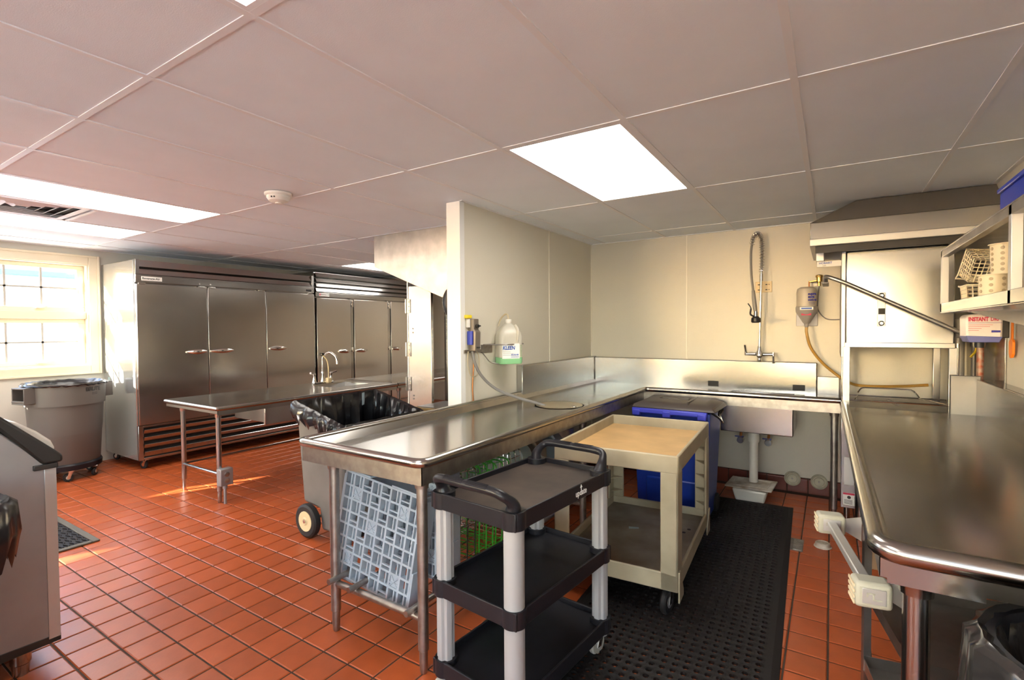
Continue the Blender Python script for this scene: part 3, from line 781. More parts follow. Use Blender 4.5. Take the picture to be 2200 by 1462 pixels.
for x in (-.905, -.225): LM(MB().box(x - .045, x + .045, 4.836, 4.8405, .875, .925)).build('overflow_slot', 'dark', dt)
# scrap cone
LM(MB().lathe([(CR + .006, PZ + .003), (CR - .004, PZ + .003), (CR - .010, PZ - .008), (CR - .018, PZ - .045), (.10, PZ - .12), (.07, PZ - .14), (0, PZ - .14)], (*CC, 0), 40)).build('scrap_cone', 'cone_steel_reflect', dt)
LM(MB().lathe([(.0, 0), (.022, 0), (.026, .010), (.026, .026), (.018, .034), (0, .034)], (CC[0] + .125, CC[1] - .02, PZ - .028), 16)).build('cone_nozzle', 'chrome', dt)
dsp = LM(MB().lathe([(.075, PZ - .13), (.105, PZ - .16), (.105, .46), (.09, .44), (0, .44)], (*CC, 0), 28)).build('disposer', 'steel_rough', dt)
LM(MB().lathe([(.108, .60), (.112, .605), (.112, .625), (.108, .63)], (*CC, 0), 28)).build('disposer_band', 'chrome', dsp)
# sink basin
m = MB(); zb = .585
m.box(SX0 - .015, SX1 + .015, SY0 - .02, SY0, zb, PZ - .002).box(SX0 - .015, SX1 + .015, SY1, SY1 + .015, zb, PZ - .002)
m.box(SX0 - .015, SX0, SY0, SY1, zb, PZ - .002).box(SX1, SX1 + .015, SY0, SY1, zb, PZ - .002).box(SX0, SX1, SY0, SY1, zb, zb + .012)
LM(m).build('sink_basin', 'steel_door', dt, bevel=.012, seg=3)
for (x, y) in ((-1.955, 1.51), (-1.405, 1.51), (-1.405, 3.08), (-1.405, 4.26), (-2.03, 3.05), (.025, 4.27)):
    leg(dt, x - ox, y - oy, .845, .0225, m_='steel_worn')
LM(MB().cyl((-1.955, 1.51, .228), (-1.405, 1.51, .228), .016, 12)).build('cross_rail', 'steel_worn', dt)
LM(MB().cyl((-2.03, 3.05, .228), (-1.405, 3.08, .228), .016, 12)).build('cross_rail', 'steel_worn', dt)
LM(MB().cyl((.025, 4.27, .228), (-1.405, 4.26, .228), .016, 12)).build('cross_rail', 'steel_worn', dt) if False else None
for x in (-1.935, -1.80, -1.45): LM(MB().cyl((x, 1.455, .258), (x, 3.12, .258), .0135, 12)).build('rack_rail', 'steel_worn', dt)
for p in ((-1.955, 1.51), (-1.405, 1.51), (-1.405, 3.08)): LM(MB().box(p[0] - .05, p[0] + .05, p[1] - .05, p[1] + .05, .843, .852)).build('gusset', 'steel_rough', dt)

# ------------------------------------------------------------------ racks and tubs stored under it
def place(o, loc, rot):
    o.location = loc; o.rotation_euler = [R(a) for a in rot]
def dish_rack(label, closed=False):
    """0.5 m square rack lying in local XZ, opening to +Y, grid facing -Y, bottom edge at z=0"""
    t = thing('dish_rack', label, 'dish rack', group='racks under the dish table')
    h = .25; d = .10
    m = MB()
    for (a, b, c, e_) in ((-h, h, 0, .006), (-h, h, .494, .5), (-h, -h + .006, .006, .494), (h - .006, h, .006, .494)): m.box(a, b, 0, d, c, e_)
    m.build('wall', 'rack_grey', t, bevel=.002)
    lug = lambda *q: MB().box(*q).build('side_lug', 'rack_grey', t, bevel=.002)
    for s_ in (-1, 1):
        for (z0, z1) in ((.30, .48), (.02, .17)): lug(s_ * (h + .004) - .004, s_ * (h + .004) + .004, 0, .085, z0, z1)
    for (x0, x1, z0) in ((-.23, -.08, .5), (.06, .23, .5), (-.23, -.10, -.008), (.02, .23, -.008)): lug(x0, x1, 0, .08, z0, z0 + .008)
    m = MB(); N = 8; st = .49 / N
    for k in range(N + 1):
        x = -.245 + k * st
        m.box(x - .0055, x + .0055, 0, .03, .004, .496)
        m.box(-.246, .246, .0005, .03, .005 + k * st - .005, .005 + k * st + .005)
    for i in range(N):
        x = -.245 + (i + .62) * st
        for j in range(N):
            if (i + j) % 2 == 0 or i in (0, N - 1): m.box(x - .0035, x + .0035, .002, .025, .008 + j * st, .005 + (j + 1) * st)
            else: m.box(-.245 + i * st, -.245 + (i + 1) * st, .002, .012, .005 + (j + .35) * st - .0035, .005 + (j + .35) * st + .0035)
    m.build('grid', 'rack_grey', t, smooth=False)
    for (i, j) in ((1, 1), (6, 1), (1, 6), (6, 6), (3, 4)):
        x, z = -.245 + i * st, .005 + j * st; m = MB()
        m.box(x, x + st, .006, .010, z, z + st)
        for (a, b) in (((x, z), (x + st, z + st)), ((x + st, z), (x, z + st))): m.tube([(a[0], .003, a[1]), (b[0], .003, b[1])], .003, 6)
        m.build('cross_plate', 'rack_grey', t, smooth=False)
    if closed: MB().box(-.24, .24, d - .006, d, .01, .49).build('lid', 'rack_grey', t)
    return t
def wire_rack(label, mt, n=12, w=.44, hgt=.46, d=.12, seed=1):
    t = thing('wire_rack', label, 'wire rack', group='racks under the dish table')
    def loop(y, mtl, r=.0032):
        MB().tube(rounded([(-w / 2, y, 0), (w / 2, y, 0), (w / 2, y, hgt), (-w / 2, y, hgt), (-w / 2, y, .0)], .03, 3), r, 6).build('frame_wire', mtl, t)
    for y in (0, d * .5, d): loop(y, mt, .004)
    for k in range(n):
        x = -w / 2 + .02 + (w - .04) * k / (n - 1)
        MB().tube(rounded([(x, d, .012), (x, 0, .004), (x, 0, hgt - .004), (x, d, hgt - .012)], .02, 3), .0024, 6).build('wire', mt, t)
    for k in range(6):
        z = .04 + (hgt - .08) * k / 5
        MB().tube(rounded([(-w / 2 + .004, d, z), (-w / 2, 0, z), (w / 2, 0, z), (w / 2 - .004, d, z)], .02, 3), .0024, 6).build('wire', mt, t)
    return t
RZ0 = .273
r1 = dish_rack('pale grey dish rack standing with its grid towards the camera, tilted between the table legs')
place(r1, (-1.82, 1.555, RZ0 - .01), (-6, 6.5, 0)); r1.location.x = -1.795; r1.location.z = .215
r2 = dish_rack('pale grey dish rack standing upright directly behind the tilted one', True)
place(r2, (-1.70, 1.715, RZ0), (0, 0, 0))
r3 = wire_rack('chrome wire rack standing behind the grey racks', 'chrome'); place(r3, (-1.70, 1.84, RZ0), (-3, 0, 0))
r4 = wire_rack('green coated wire rack, nearer of the two green ones', 'green_wire', 9); place(r4, (-1.69, 1.985, RZ0), (-2, 0, 0))
r5 = wire_rack('green coated wire rack, farther of the two green ones', 'green_wire', 8, hgt=.44); place(r5, (-1.69, 2.130, RZ0), (-2, 0, 0))
r6 = wire_rack('chrome wire rack standing between the green rack and the pale tub', 'chrome', 16, hgt=.47, d=.10); place(r6, (-1.69, 2.280, RZ0), (0, 0, 0))
def bus_tub(label, mt, w=.44, h=.47, d=.15):
    t = thing('bus_tub', label, 'tub', group='tubs under the dish table')
    def rr(s, y):
        a, b = w / 2 * s, h / 2 * s; c = .07
        pts = []
        for (sx, sz, a0) in ((1, 1, 0), (-1, 1, 90), (-1, -1, 180), (1, -1, 270)):
            for k in range(6):
                q = R(a0 + 90 * k / 5); pts.append((sx * (a - c) + c * math.cos(q), y, h / 2 + sz * (b - c) + c * math.sin(q)))
        return pts
    rows = [rr(1.0, 0), rr(.99, .012), rr(.95, .012), rr(.90, d), rr(.88, d), rr(.92, .012), rr(.97, .0)]
    N = 24; fs = []
    for i in range(len(rows)):
        j = (i + 1) % len(rows)
        for k in range(N): fs.append((i * N + k, i * N + (k + 1) % N, j * N + (k + 1) % N, j * N + k))
    fs.append(tuple(3 * N + k for k in range(N)))
    MB().add([p for r_ in rows for p in r_], fs).build('body', mt, t)
    MB().tube([(x, 0, z) for (x, y, z) in rr(1.0, 0)], .006, 6, True).build('rim', mt, t)
    return t
u1 = bus_tub('pale green plastic tub standing on its side behind the wire racks', 'rack_teal'); place(u1, (-1.69, 2.40, RZ0 + .01), (0, 0, 0))
u2 = bus_tub('brown plastic tub standing on its side behind the pale green tub', 'rack_tan'); place(u2, (-1.69, 2.58, RZ0 + .01), (0, 0, 0))
u3 = bus_tub('grey plastic tub standing on its side, last before the disposer', 'rack_grey'); place(u3, (-1.67, 2.78, RZ0 + .01), (0, 0, 0))

# ================================================================== BLACK THREE-SHELF CART
bc = thing('utility_cart', 'black three-shelf utility cart with grey uprights in front of the dish table', 'cart', (-1.045, 1.745, 0), -6)
cw, cl = .205, .338
def tray(par, z, top=False, h=.062, name='shelf', deep=.022):
    m = MB(); t_ = .010
    m.box(-cw, cw, -cl, -cl + t_, z - h, z).box(-cw, cw, cl - t_, cl, z - h, z).box(-cw, -cw + t_, -cl + t_, cl - t_, z - h, z).box(cw - t_, cw, -cl + t_, cl - t_, z - h, z)
    o = m.build(name, 'black_plastic', par, bevel=.003)
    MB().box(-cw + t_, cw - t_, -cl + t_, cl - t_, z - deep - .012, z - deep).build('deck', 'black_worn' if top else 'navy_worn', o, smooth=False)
    for sx in (-1, 1):
        for sy in (-1, 1):
            MB().lathe([(.043, z - h), (.043, z)], (sx * (cw - .036), sy * (cl - .036), 0), 24).build('corner_block', 'black_plastic', o)
    return o
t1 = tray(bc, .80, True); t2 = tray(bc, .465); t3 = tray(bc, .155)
for sx in (-1, 1):
    for sy in (-1, 1):
        m = MB(); x, y = sx * (cw - .036), sy * (cl - .036)
        for (a, b) in ((.080, .400), (.400, .738)):
            prof = []
            for k in range(20):
                q = 2 * math.pi * k / 20
                rr_ = .0365 if (math.cos(q) * sx + math.sin(q) * sy) > -.2 else .022
                if sx < 0 or sy > 0: rr_ = .034 - (.006 if k % 4 == 1 else 0)
                prof.append((x + rr_ * math.cos(q), y + rr_ * math.sin(q)))
            m.prism(prof, 2, a, b)
        m.build('upright', 'grey_upright', bc, ang=25)
for sy in (-1, 1):
    xh = cw - .036; y0 = sy * (cl - .036); y1 = sy * (cl + .012)
    pts = smooth_path([(xh, y0, .79), (xh + .005, y0 + sy * .012, .825), (xh - .012, y1, .858), (xh - .06, y1 + sy * .006, .868), (0, y1 + sy * .008, .868), (-xh + .06, y1 + sy * .006, .868), (-xh + .012, y1, .858), (-xh - .005, y0 + sy * .012, .825), (-xh, y0, .79)], 5)
    n = len(pts); rs = []
    for k in range(n):
        t = abs(k / (n - 1) - .5) * 2; rs.append(.0165 if t < .62 else .0165 + (t - .62) * .036)
    hh = MB().tube(pts, rs, 14).build('push_handle', 'black_plastic', bc)
    for x in (-.09, .0, .09):
        for k in range(-3, 4): pass
    for x0 in (-.105, .008):
        m = MB()
        for k in range(9):
            q = R(20 + k * 17); m.tube([(x0, y1 + sy * .008 + math.cos(q) * .0168, .868 + math.sin(q) * .0168), (x0 + .095, y1 + sy * .008 + math.cos(q) * .0168, .868 + math.sin(q) * .0168)], .0014, 5)
        m.build('grip_ribs', 'black_plastic', hh)
tx = text('lettering', 'update', .036, (cw + .0008, .085, .766), (0, 1, 0), (0, 0, 1), 'print_white', t1, align='CENTER', bold=.0003, sx=.85)
MB().prism([(.085 - .008, .785), (.085 + .008, .785), (.085, .797)], 0, cw, cw + .001).box(cw, cw + .001, .083, .087, .775, .787).build('arrow_mark', 'print_white', t1, smooth=False)
for (sx, sy, a) in ((-1, -1, 80), (1, -1, 60), (-1, 1, 100), (1, 1, 85)): caster(bc, sx * (cw - .04), sy * (cl - .04), .095, .046, .028, a, 'caster_grey', 'aluminium')

# ================================================================== BEIGE TWO-SHELF CART
tc3 = thing('service_cart', 'beige two-shelf plastic service cart behind the black cart', 'cart', (-.962, 2.905, 0), 3.2)
aw, al = .325, .50
def btray(z, skirt, deep, deckm, nm):
    m = MB(); t_ = .016
    m.box(-aw, aw, -al, -al + t_, z - skirt, z).box(-aw, aw, al - t_, al, z - skirt, z).box(-aw, -aw + t_, -al + t_, al - t_, z - skirt, z).box(aw - t_, aw, -al + t_, al - t_, z - skirt, z)
    o = m.build(nm, 'beige', tc3, bevel=.006)
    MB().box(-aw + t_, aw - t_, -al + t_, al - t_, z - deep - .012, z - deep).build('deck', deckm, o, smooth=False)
    return o
b1 = btray(.80, .088, .062, 'beige_stain_glare', 'top_shelf'); b2 = btray(.225, .088, .048, 'beige_dirty', 'bottom_shelf')
for sx in (-1, 1):
    for sy in (-1, 1):
        x, y = sx * aw, sy * al
        m = MB()
        m.box(min(x, x - sx * .085), max(x, x - sx * .085), min(y, y - sy * .014), max(y, y - sy * .014), .14, .715)
        m.box(min(x, x - sx * .014), max(x, x - sx * .014), min(y, y - sy * .10), max(y, y - sy * .10), .14, .715)
        o = m.build('leg', 'beige', tc3, bevel=.004)
        for k in range(5):
            z = .27 + k * .09
            MB().prism([(x - sx * .012, y - sy * .012), (x - sx * .08, y - sy * .012), (x - sx * .012, y - sy * .095)], 2, z, z + .006).build('rib', 'beige', o, smooth=False)
        MB().prism([(y, .09), (y - sy * .10, .09), (y - sy * .10, .12), (y - sy * .03, .24), (y, .24)], 0, x - sx * .0, x + sx * .008).build('foot_bracket', 'beige', o, bevel=.002)
for (sx, sy, a) in ((-1, -1, 95), (1, -1, 80), (-1, 1, 90), (1, 1, 70)): caster(tc3, sx * (aw - .06), sy * (al - .07), .14, .062, .030, a, 'tyre', 'galv_grey')
for (x, y) in ((.20, .18), (.23, .16), (.25, .22), (.19, .24)): MB().lathe([(0, 0), (.011, 0), (.011, .001), (0, .001)], (x, y, .177), 12).build('drain_hole', 'dark', b2)
sw = MB().add([(-.03, -.012, .001), (.03, -.016, .004), (.034, .012, .001), (-.026, .016, .005), (0, .0, .008)], [(0, 1, 4), (1, 2, 4), (2, 3, 4), (3, 0, 4)]).build('wrapper', 'rack_teal')
sw.location = (-1.02, 2.98, .178); sw.rotation_euler = (0, 0, R(30)); tag(sw, 'small crumpled wrapper on the lower shelf of the beige cart', 'wrapper')

# ================================================================== BLUE ROLLOUT BIN WITH DARK LID
bx0, bx1, by0, by1 = -1.27, -.715, 3.71, 4.13
bl = thing('rollout_bin', 'blue rollout bin with dark hinged lid under the corner of the dish table', 'bin', ((bx0 + bx1) / 2, (by0 + by1) / 2, 0))
hx2, hy2 = (bx1 - bx0) / 2, (by1 - by0) / 2
m = MB()
tpv = [(-hx2, -hy2), (hx2, -hy2), (hx2, hy2), (-hx2, hy2)]; bo = [(-hx2 + .03, -hy2 + .02), (hx2 - .02, -hy2 + .02), (hx2 - .03, hy2 - .03), (-hx2 + .03, hy2 - .03)]
m.add([(*p, .80) for p in tpv] + [(*p, .03) for p in bo] + [(p[0] * .95, p[1] * .93, .80) for p in tpv] + [(p[0] * .93, p[1] * .9, .08) for p in bo],
      [(k, (k + 1) % 4, 4 + (k + 1) % 4, 4 + k) for k in range(4)] + [(4, 5, 6, 7)] + [(8 + k, 12 + k, 12 + (k + 1) % 4, 8 + (k + 1) % 4) for k in range(4)] + [(12, 13, 14, 15)] + [(k, 8 + k, 8 + (k + 1) % 4, (k + 1) % 4) for k in range(4)])
m.build('body', 'blue_bin', bl, bevel=.014, seg=3)
MB().box(-hx2 + .10, hx2 - .06, -hy2 - .012, -hy2 + .02, .03, .30).build('foot_step', 'blue_bin', bl, bevel=.01)
MB().box(-hx2 - .004, hx2 - .015, -hy2 - .03, -hy2 + .0, .775, .812).build('front_lip', 'blue_lip', bl, bevel=.008)
for x in (-hx2 + .03, -.02, hx2 - .05): MB().box(x - .03, x + .03, -hy2 - .034, -hy2 - .001, .755, .80).build('lip_clip', 'blue_lip', bl, bevel=.006)
ld = MB().add([(-hx2 - .01, -hy2 - .015, .812), (hx2 + .04, -hy2 - .015, .812), (hx2 + .05, hy2 - .02, .812), (-hx2 - .0, hy2 - .02, .812),
               (-hx2 - .0, -hy2 + .005, .838), (hx2 + .02, -hy2 + .005, .838), (hx2 + .03, hy2 - .05, .845), (-hx2 + .02, hy2 - .05, .845),
               (-hx2 + .06, -hy2 + .06, .862), (hx2 - .05, -hy2 + .06, .862), (hx2 - .05, hy2 - .09, .870), (-hx2 + .06, hy2 - .09, .870)],
              [(0, 3, 2, 1)] + [(k, (k + 1) % 4, 4 + (k + 1) % 4, 4 + k) for k in range(4)] + [(4 + k, 4 + (k + 1) % 4, 8 + (k + 1) % 4, 8 + k) for k in range(4)] + [(8, 9, 10, 11)]).build('lid', 'lid_brown', bl, bevel=.008)
frame = MB()
for a in ((-.13, .09, .0, .008), (-.13, .09, .10, .108), (-.13, -.122, .008, .10), (.082, .09, .008, .10)): frame.box(a[0], a[1], a[2] - .03, a[3] - .03, .862, .8715)
frame.build('lid_panel', 'lid_brown', ld, bevel=.002)
MB().box(.11, .125, -hy2 + .03, hy2 - .06, .845, .872).build('lid_ridge', 'lid_brown', ld, bevel=.006)
for s_ in (-1, 1): MB().lathe([(.045, -.02), (.07, -.022), (.07, .022), (.045, .02)], (s_ * (hx2 - .03), hy2 - .07, .07), 20, 'x').build('wheel', 'tyre', bl)
bg_ = MB().tube(smooth_path([(bx1 + .0, by0 + .06, .80), (bx1 + .045, by0 + .07, .77), (bx1 + .05, by0 + .16, .73), (bx1 + .02, by0 + .24, .76), (bx1 + .03, by0 + .30, .80)], 5), [.018] * 21, 8, flat=.45).build('bag_edge', 'bag_clear')
tag(bg_, 'clear bag edge hanging from the lid of the blue bin', 'plastic bag')

# ================================================================== FLOOR MATS
def holed_mat(w, l, pitch, hole, th, z0=0.0, border=.05):
    nx, ny = int((w - 2 * border) / pitch), int((l - 2 * border) / pitch)
    X0, Y0 = -nx * pitch / 2, -ny * pitch / 2
    m = MB(); n = 8
    ring = [(math.cos(2 * math.pi * (k + .5) / n) * hole / 2, math.sin(2 * math.pi * (k + .5) / n) * hole / 2) for k in range(n)]
    h = pitch / 2
    sq = [(h, h * .414), (h * .414, h), (-h * .414, h), (-h, h * .414), (-h, -h * .414), (-h * .414, -h), (h * .414, -h), (h, -h * .414)]
    cor = [(h, h), (-h, h), (-h, -h), (h, -h)]
    for i in range(nx):
        for j in range(ny):
            cx, cy = X0 + (i + .5) * pitch, Y0 + (j + .5) * pitch
            vs = [(cx + a, cy + b, th * .86) for a, b in sq] + [(cx + a, cy + b, th) for a, b in ring] + [(cx + a * .9, cy + b * .9, .001) for a, b in ring] + [(cx + a, cy + b, th * .86) for a, b in cor]
            sqm = [1, 2, 3, 4, 5, 6, 7, 0]
            fs = []
            for k in range(n):
                l_ = (k + 1) % n
                fs.append((8 + k, 8 + l_, 16 + l_, 16 + k))
            rg = [7, 0, 1, 2, 3, 4, 5, 6]
            # ring index k at angle (k+.5)*45deg: 22.5,67.5,...; square points follow the same order
            for k in range(n): fs.append((k, (k + 1) % n, 8 + (k + 1) % n, 8 + k))
            fs += [(0, 24, 1), (2, 25, 3), (4, 26, 5), (6, 27, 7)]
            m.add(vs, fs)
    a, b, c, d = X0, -X0, Y0, -Y0
    W_, L_ = w / 2, l / 2; zt = th * .86; e = .03
    o4 = [(-W_, -L_), (W_, -L_), (W_, L_), (-W_, L_)]; m4 = [(-W_ + e, -L_ + e), (W_ - e, -L_ + e), (W_ - e, L_ - e), (-W_ + e, L_ - e)]; i4 = [(a, c), (b, c), (b, d), (a, d)]
    m.add([(*p, .001) for p in o4] + [(*p, .004) for p in o4] + [(*p, zt) for p in m4] + [(*p, zt) for p in i4] + [(*p, .001) for p in i4],
          [(k, (k + 1) % 4, 4 + (k + 1) % 4, 4 + k) for k in range(4)] + [(4 + k, 4 + (k + 1) % 4, 8 + (k + 1) % 4, 8 + k) for k in range(4)] + [(8 + k, 8 + (k + 1) % 4, 12 + (k + 1) % 4, 12 + k) for k in range(4)])
    return m
mt = holed_mat(.93, 2.85, .043, .026, .013).build('floor_mat', 'rubber', smooth=False)
mt.location = (-.655, 2.99, 0); mt.rotation_euler = (0, 0, R(1.9))
tag(mt, 'large black perforated rubber floor mat under the carts', 'floor mat')
m2 = thing('floor_mat', 'small black wavy-slotted mat with grey border beside the ice bin', 'floor mat', (-4.62, 1.02, 0))
MB().box(-.47, .47, -.30, -.26, .001, .012).box(-.47, .47, .26, .30, .001, .012).box(-.47, -.43, -.26, .26, .001, .012).box(.43, .47, -.26, .26, .001, .012).build('border', 'rubber_grey', m2, bevel=.004)
MB().box(-.43, .43, -.26, .26, .001, .004).build('base', 'rubber', m2)
for k in range(16):
    y = -.245 + k * .0327
    pts = [(-.43 + i * .86 / 40, y + .007 * math.sin(i * 1.5), .008) for i in range(41)]
    MB().tube(pts, .0052, 6).build('wavy_bar', 'rubber', m2)
# ================================================================== PRE-RINSE FAUCET ON THE DISH WALL
px, py = -.525, 4.845
pf = thing('pre_rinse_faucet', 'tall chrome pre-rinse spray faucet with spring hose above the sink', 'faucet', (px, py, 1.115))
MB().lathe([(.026, .0), (.018, .012), (.014, .05)], (0, 0, 0), 16).lathe([(.014, .03), (.030, .05), (.030, .075), (.016, .105), (.013, .13)], (0, -.01, 0), 18).build('valve_body', 'chrome', pf)
MB().tube([(-.105, -.01, .062), (-.03, -.01, .062)], [.012, .016], 12).tube([(.03, -.01, .062), (.105, -.01, .062)], [.016, .012], 12).build('valve_arm', 'chrome', pf)
MB().cyl((-.108, -.01, .05), (-.108, -.01, .085), .010, 10).tube([(-.108, -.01, .08), (-.112, -.045, .145)], [.008, .010], 8).build('tap_lever', 'chrome', pf)
MB().cyl((.108, -.01, .045), (.108, -.01, .08), .010, 10).tube([(.108, -.01, .05), (.112, -.045, -.01)], [.008, .010], 8).build('tap_lever', 'chrome', pf)
MB().cyl((0, -.01, .12), (.012, -.01, .80), .0095, 12).cyl((.012, -.01, .70), (.012, -.01, .76), .014, 12).build('riser', 'chrome', pf)
# hose loop: up from riser, over the top and down to the spray head in front
hose = smooth_path([(.012, -.01, .78), (.016, -.01, .90), (.016, -.012, 1.0), (.010, -.02, 1.065), (-.01, -.05, 1.10), (-.03, -.09, 1.085), (-.045, -.12, 1.03), (-.055, -.14, .93), (-.05, -.15, .75), (-.035, -.15, .60)], 8)
MB().tube(hose, .0095, 10).build('hose', 'hose_grey', pf)
pts = []; turns = 26; N = 26 * 10; k1 = int(len(hose) * .72)
hp = [Vector(p) for p in hose[:k1]]
for i in range(N + 1):
    t = i / N * (len(hp) - 1.001); a = int(t); fr = t - a
    p = hp[a].lerp(hp[a + 1], fr); tg = (hp[a + 1] - hp[a]).normalized()
    n1 = tg.cross(Vector((1, 0, 0))).normalized(); n2 = tg.cross(n1)
    ph = 2 * math.pi * turns * (i / N) ** .85
    pts.append(p + (n1 * math.cos(ph) + n2 * math.sin(ph)) * .021)
MB().tube(pts, .0026, 5).build('spring', 'chrome', pf)
sh = MB().tube([(-.035, -.15, .61), (-.03, -.15, .55), (-.02, -.15, .46), (-.014, -.15, .42)], [.013, .016, .017, .014], 14).build('spray_handle', 'hose_grey', pf)
MB().tube([(-.014, -.15, .43), (-.014, -.155, .37)], [.016, .020], 14).build('spray_valve', 'chrome', sh)
MB().lathe([(.020, .39), (.036, .375), (.038, .345), (.030, .335), (0, .335)], (-.012, -.158, 0), 20).build('spray_head', 'black_plastic', sh)
MB().tube(smooth_path([(-.03, -.165, .39), (-.052, -.18, .41), (-.048, -.185, .46), (-.07, -.19, .50)], 5), [.012] * 5 + [.010] * 5 + [.006] * 6, 8, flat=.6).build('trigger', 'black_plastic', sh)
ol = thing('wall_outlet', 'ivory outlet plate on the dish wall behind the spray faucet', 'outlet', (-.50, YB - .004, 1.765))
MB().box(-.065, .065, -.010, 0, -.048, .048).build('plate', 'ivory', ol, bevel=.004)
for x in (-.038, .022):
    for z in (-.025, .02): MB().box(x - .008, x + .008, -.0115, -.0095, z - .004, z + .004).cyl((x + .02, -.012, z), (x + .02, -.0095, z), .004, 8).build('socket', 'dark', ol)

# ================================================================== RINSE-ADDITIVE DISPENSER + VALVE
sd2 = thing('rinse_dispenser', 'grey wall dispenser with upturned bottle and amber hose beside the dish machine', 'dispenser', (-.172, YB - .004, 1.42))
MB().box(-.078, .078, -.012, 0, .0, .175).build('back_plate', 'galv_grey', sd2, bevel=.003)
MB().lathe([(.012, .0), (.018, .03), (.028, .04), (.062, .10), (.078, .125), (.080, .165), (.076, .172), (0, .172)], (0, -.085, -.01), 28).build('holder', 'holder_grey', sd2)
bt2 = MB().lathe([(.070, .165), (.072, .18), (.074, .29), (.068, .318), (.045, .332), (0, .335)], (0, -.085, -.01), 28).build('bottle', 'supra', sd2)
for k, s_ in enumerate(('supra', 'save', 'con-e')):
    text('lettering', s_, .029, (.012, -.1605 + .002, .262 - k * .024), (1, .25, 0), (0, 0, 1), 'print_navy', bt2, bold=.0014, sx=.9)
for k in range(2): MB().box(.018, .06, -.1575, -.1565, .190 - k * .012, .192 - k * .012).build('small_print', 'print_navy', bt2)
MB().box(-.045, .05, -.1665, -.163, .132, .156).build('brand_strip', 'label_white', sd2, bevel=.001)
text('lettering', 'SUPRA TUFF', .016, (.002, -.1675, .144), (1, 0, 0), (0, 0, 1), 'print_blue', sd2, align='CENTER', bold=.0006) if False else MB().box(-.035, .04, -.1675, -.1664, .138, .150).build('blue_print', 'print_blue', sd2)
MB().box(-.035, .035, -.150, -.140, .088, .104).build('red_strip', 'print_red', sd2)
hz = MB().tube(smooth_path([(-.172, YB - .089, 1.41), (-.170, YB - .089, 1.36), (-.14, YB - .08, 1.24), (-.07, YB - .06, 1.13), (.02, YB - .05, 1.04), (.12, YB - .05, .965), (.22, YB - .05, .94), (.45, YB - .05, .95), (.62, YB - .06, .97)], 6), .011, 10).build('drain_hose', 'amber')
tag(hz, 'amber rubber hose running from the wall dispenser behind the dish machine', 'hose')
vb = thing('brass_valve', 'small brass vacuum valve with thin tubes above the wall dispenser', 'valve', (-.085, YB - .004, 1.80))
MB().lathe([(.012, -.05), (.012, -.02), (.020, -.015), (.022, .02), (.026, .022), (.028, .035), (.020, .042), (0, .044)], (0, -.04, 0), 16).build('body', 'brass', vb)
MB().cyl((-.07, -.04, -.012), (-.015, -.04, -.004), .008, 10).cyl((0, -.04, 0), (0, 0, 0), .008, 8).build('inlet', 'brass', vb)
MB().tube([(-.072, -.04, -.008), (-.072, -.04, -.10)], .005, 8).build('inlet_tube', 'copper', vb)
MB().tube(smooth_path([(0, -.04, -.05), (-.008, -.04, -.15), (-.005, -.04, -.25), (.05, -.04, -.32), (.13, -.06, -.33), (.16, -.08, -.32)], 6), .0045, 8).build('outlet_tube', 'hose_grey', vb)

# ================================================================== PLUMBING UNDER THE SINK
dp = thing('drain_pipe', 'white plastic drain pipe below the sink', 'pipe', (-.53, 4.52, .14))
MB().cyl((0, 0, 0), (0, 0, .36), .033, 20).build('pipe', 'pvc', dp)
MB().lathe([(.040, .33), (.044, .345), (.044, .385), (.038, .40), (.034, .445)], n=20).build('coupling', 'pvc', dp)
for (x, n_) in ((-.64, 'left'), (-.43, 'right')):
    sv = thing('supply_valve', 'chrome supply valve with blue handle ' + n_ + ' of the white drain pipe', 'valve', (x, 4.60, .47))
    MB().tube(smooth_path([(0, 0, .115), (.004, .0, .06), (0, -.0, .01)], 5), .011, 8).build('supply_tube', 'copper', sv)
    MB().lathe([(.026, 0), (.030, .012), (.030, .05), (.018, .06)], (0, -.03, -.01), 14, 'y').cyl((0, .02, -.01), (0, .29, -.01), .012, 8).build('body', 'chrome', sv)
    MB().box(-.045, .025, -.012, .002, .012, .024).build('handle', 'drum_blue', sv, bevel=.004)
fs_ = thing('floor_sink', 'white floor sink with a tilted cover plate under the drain pipe', 'floor sink', (-.545, 4.50, 0))
MB().add([(-.105, -.105, .001), (.105, -.105, .001), (.105, .105, .001), (-.105, .105, .001), (-.13, -.13, .105), (.13, -.13, .105), (.13, .13, .105), (-.13, .13, .105)],
         [(0, 3, 2, 1), (0, 1, 5, 4), (1, 2, 6, 5), (2, 3, 7, 6), (3, 0, 4, 7), (4, 5, 6, 7)]).build('basin', 'pvc', fs_, bevel=.018, seg=3)
pl = MB().box(-.175, .175, -.125, .125, -.006, .006).build('cover_plate', 'pvc_dirty', fs_, bevel=.004)
pl.location = (0, 0, .124); pl.rotation_euler = (R(4), R(-2), R(-6))
fr_ = MB()
for a in ((-.14, .14, -.09, -.084), (-.14, .14, .084, .09), (-.14, -.134, -.084, .084), (.134, .14, -.084, .084)): fr_.box(*a, .006, .011)
o = fr_.build('plate_rim', 'pvc_dirty', pl); 
for (x, n_) in ((-.27, 'left of the two on the tile base'), (-.075, 'right of the two on the tile base, stained')):
    wc = thing('cleanout_cap', 'round cream wall cleanout cap, ' + n_, 'cleanout cap', (x, YB - .02, .115))
    MB().lathe([(.062, 0), (.062, -.010), (.054, -.016), (.046, -.008), (.040, -.008), (.034, -.014), (0, -.014)], n=30, axis='y').build('cap', 'cap_cream', wc)
    MB().lathe([(.008, -.014), (.008, -.018), (0, -.018)], n=10, axis='y').build('screw', 'steel_worn', wc)
fcx = thing('floor_cleanout', 'small round white floor cleanout beside the black mat', 'cleanout cap', (-.035, 3.75, 0))
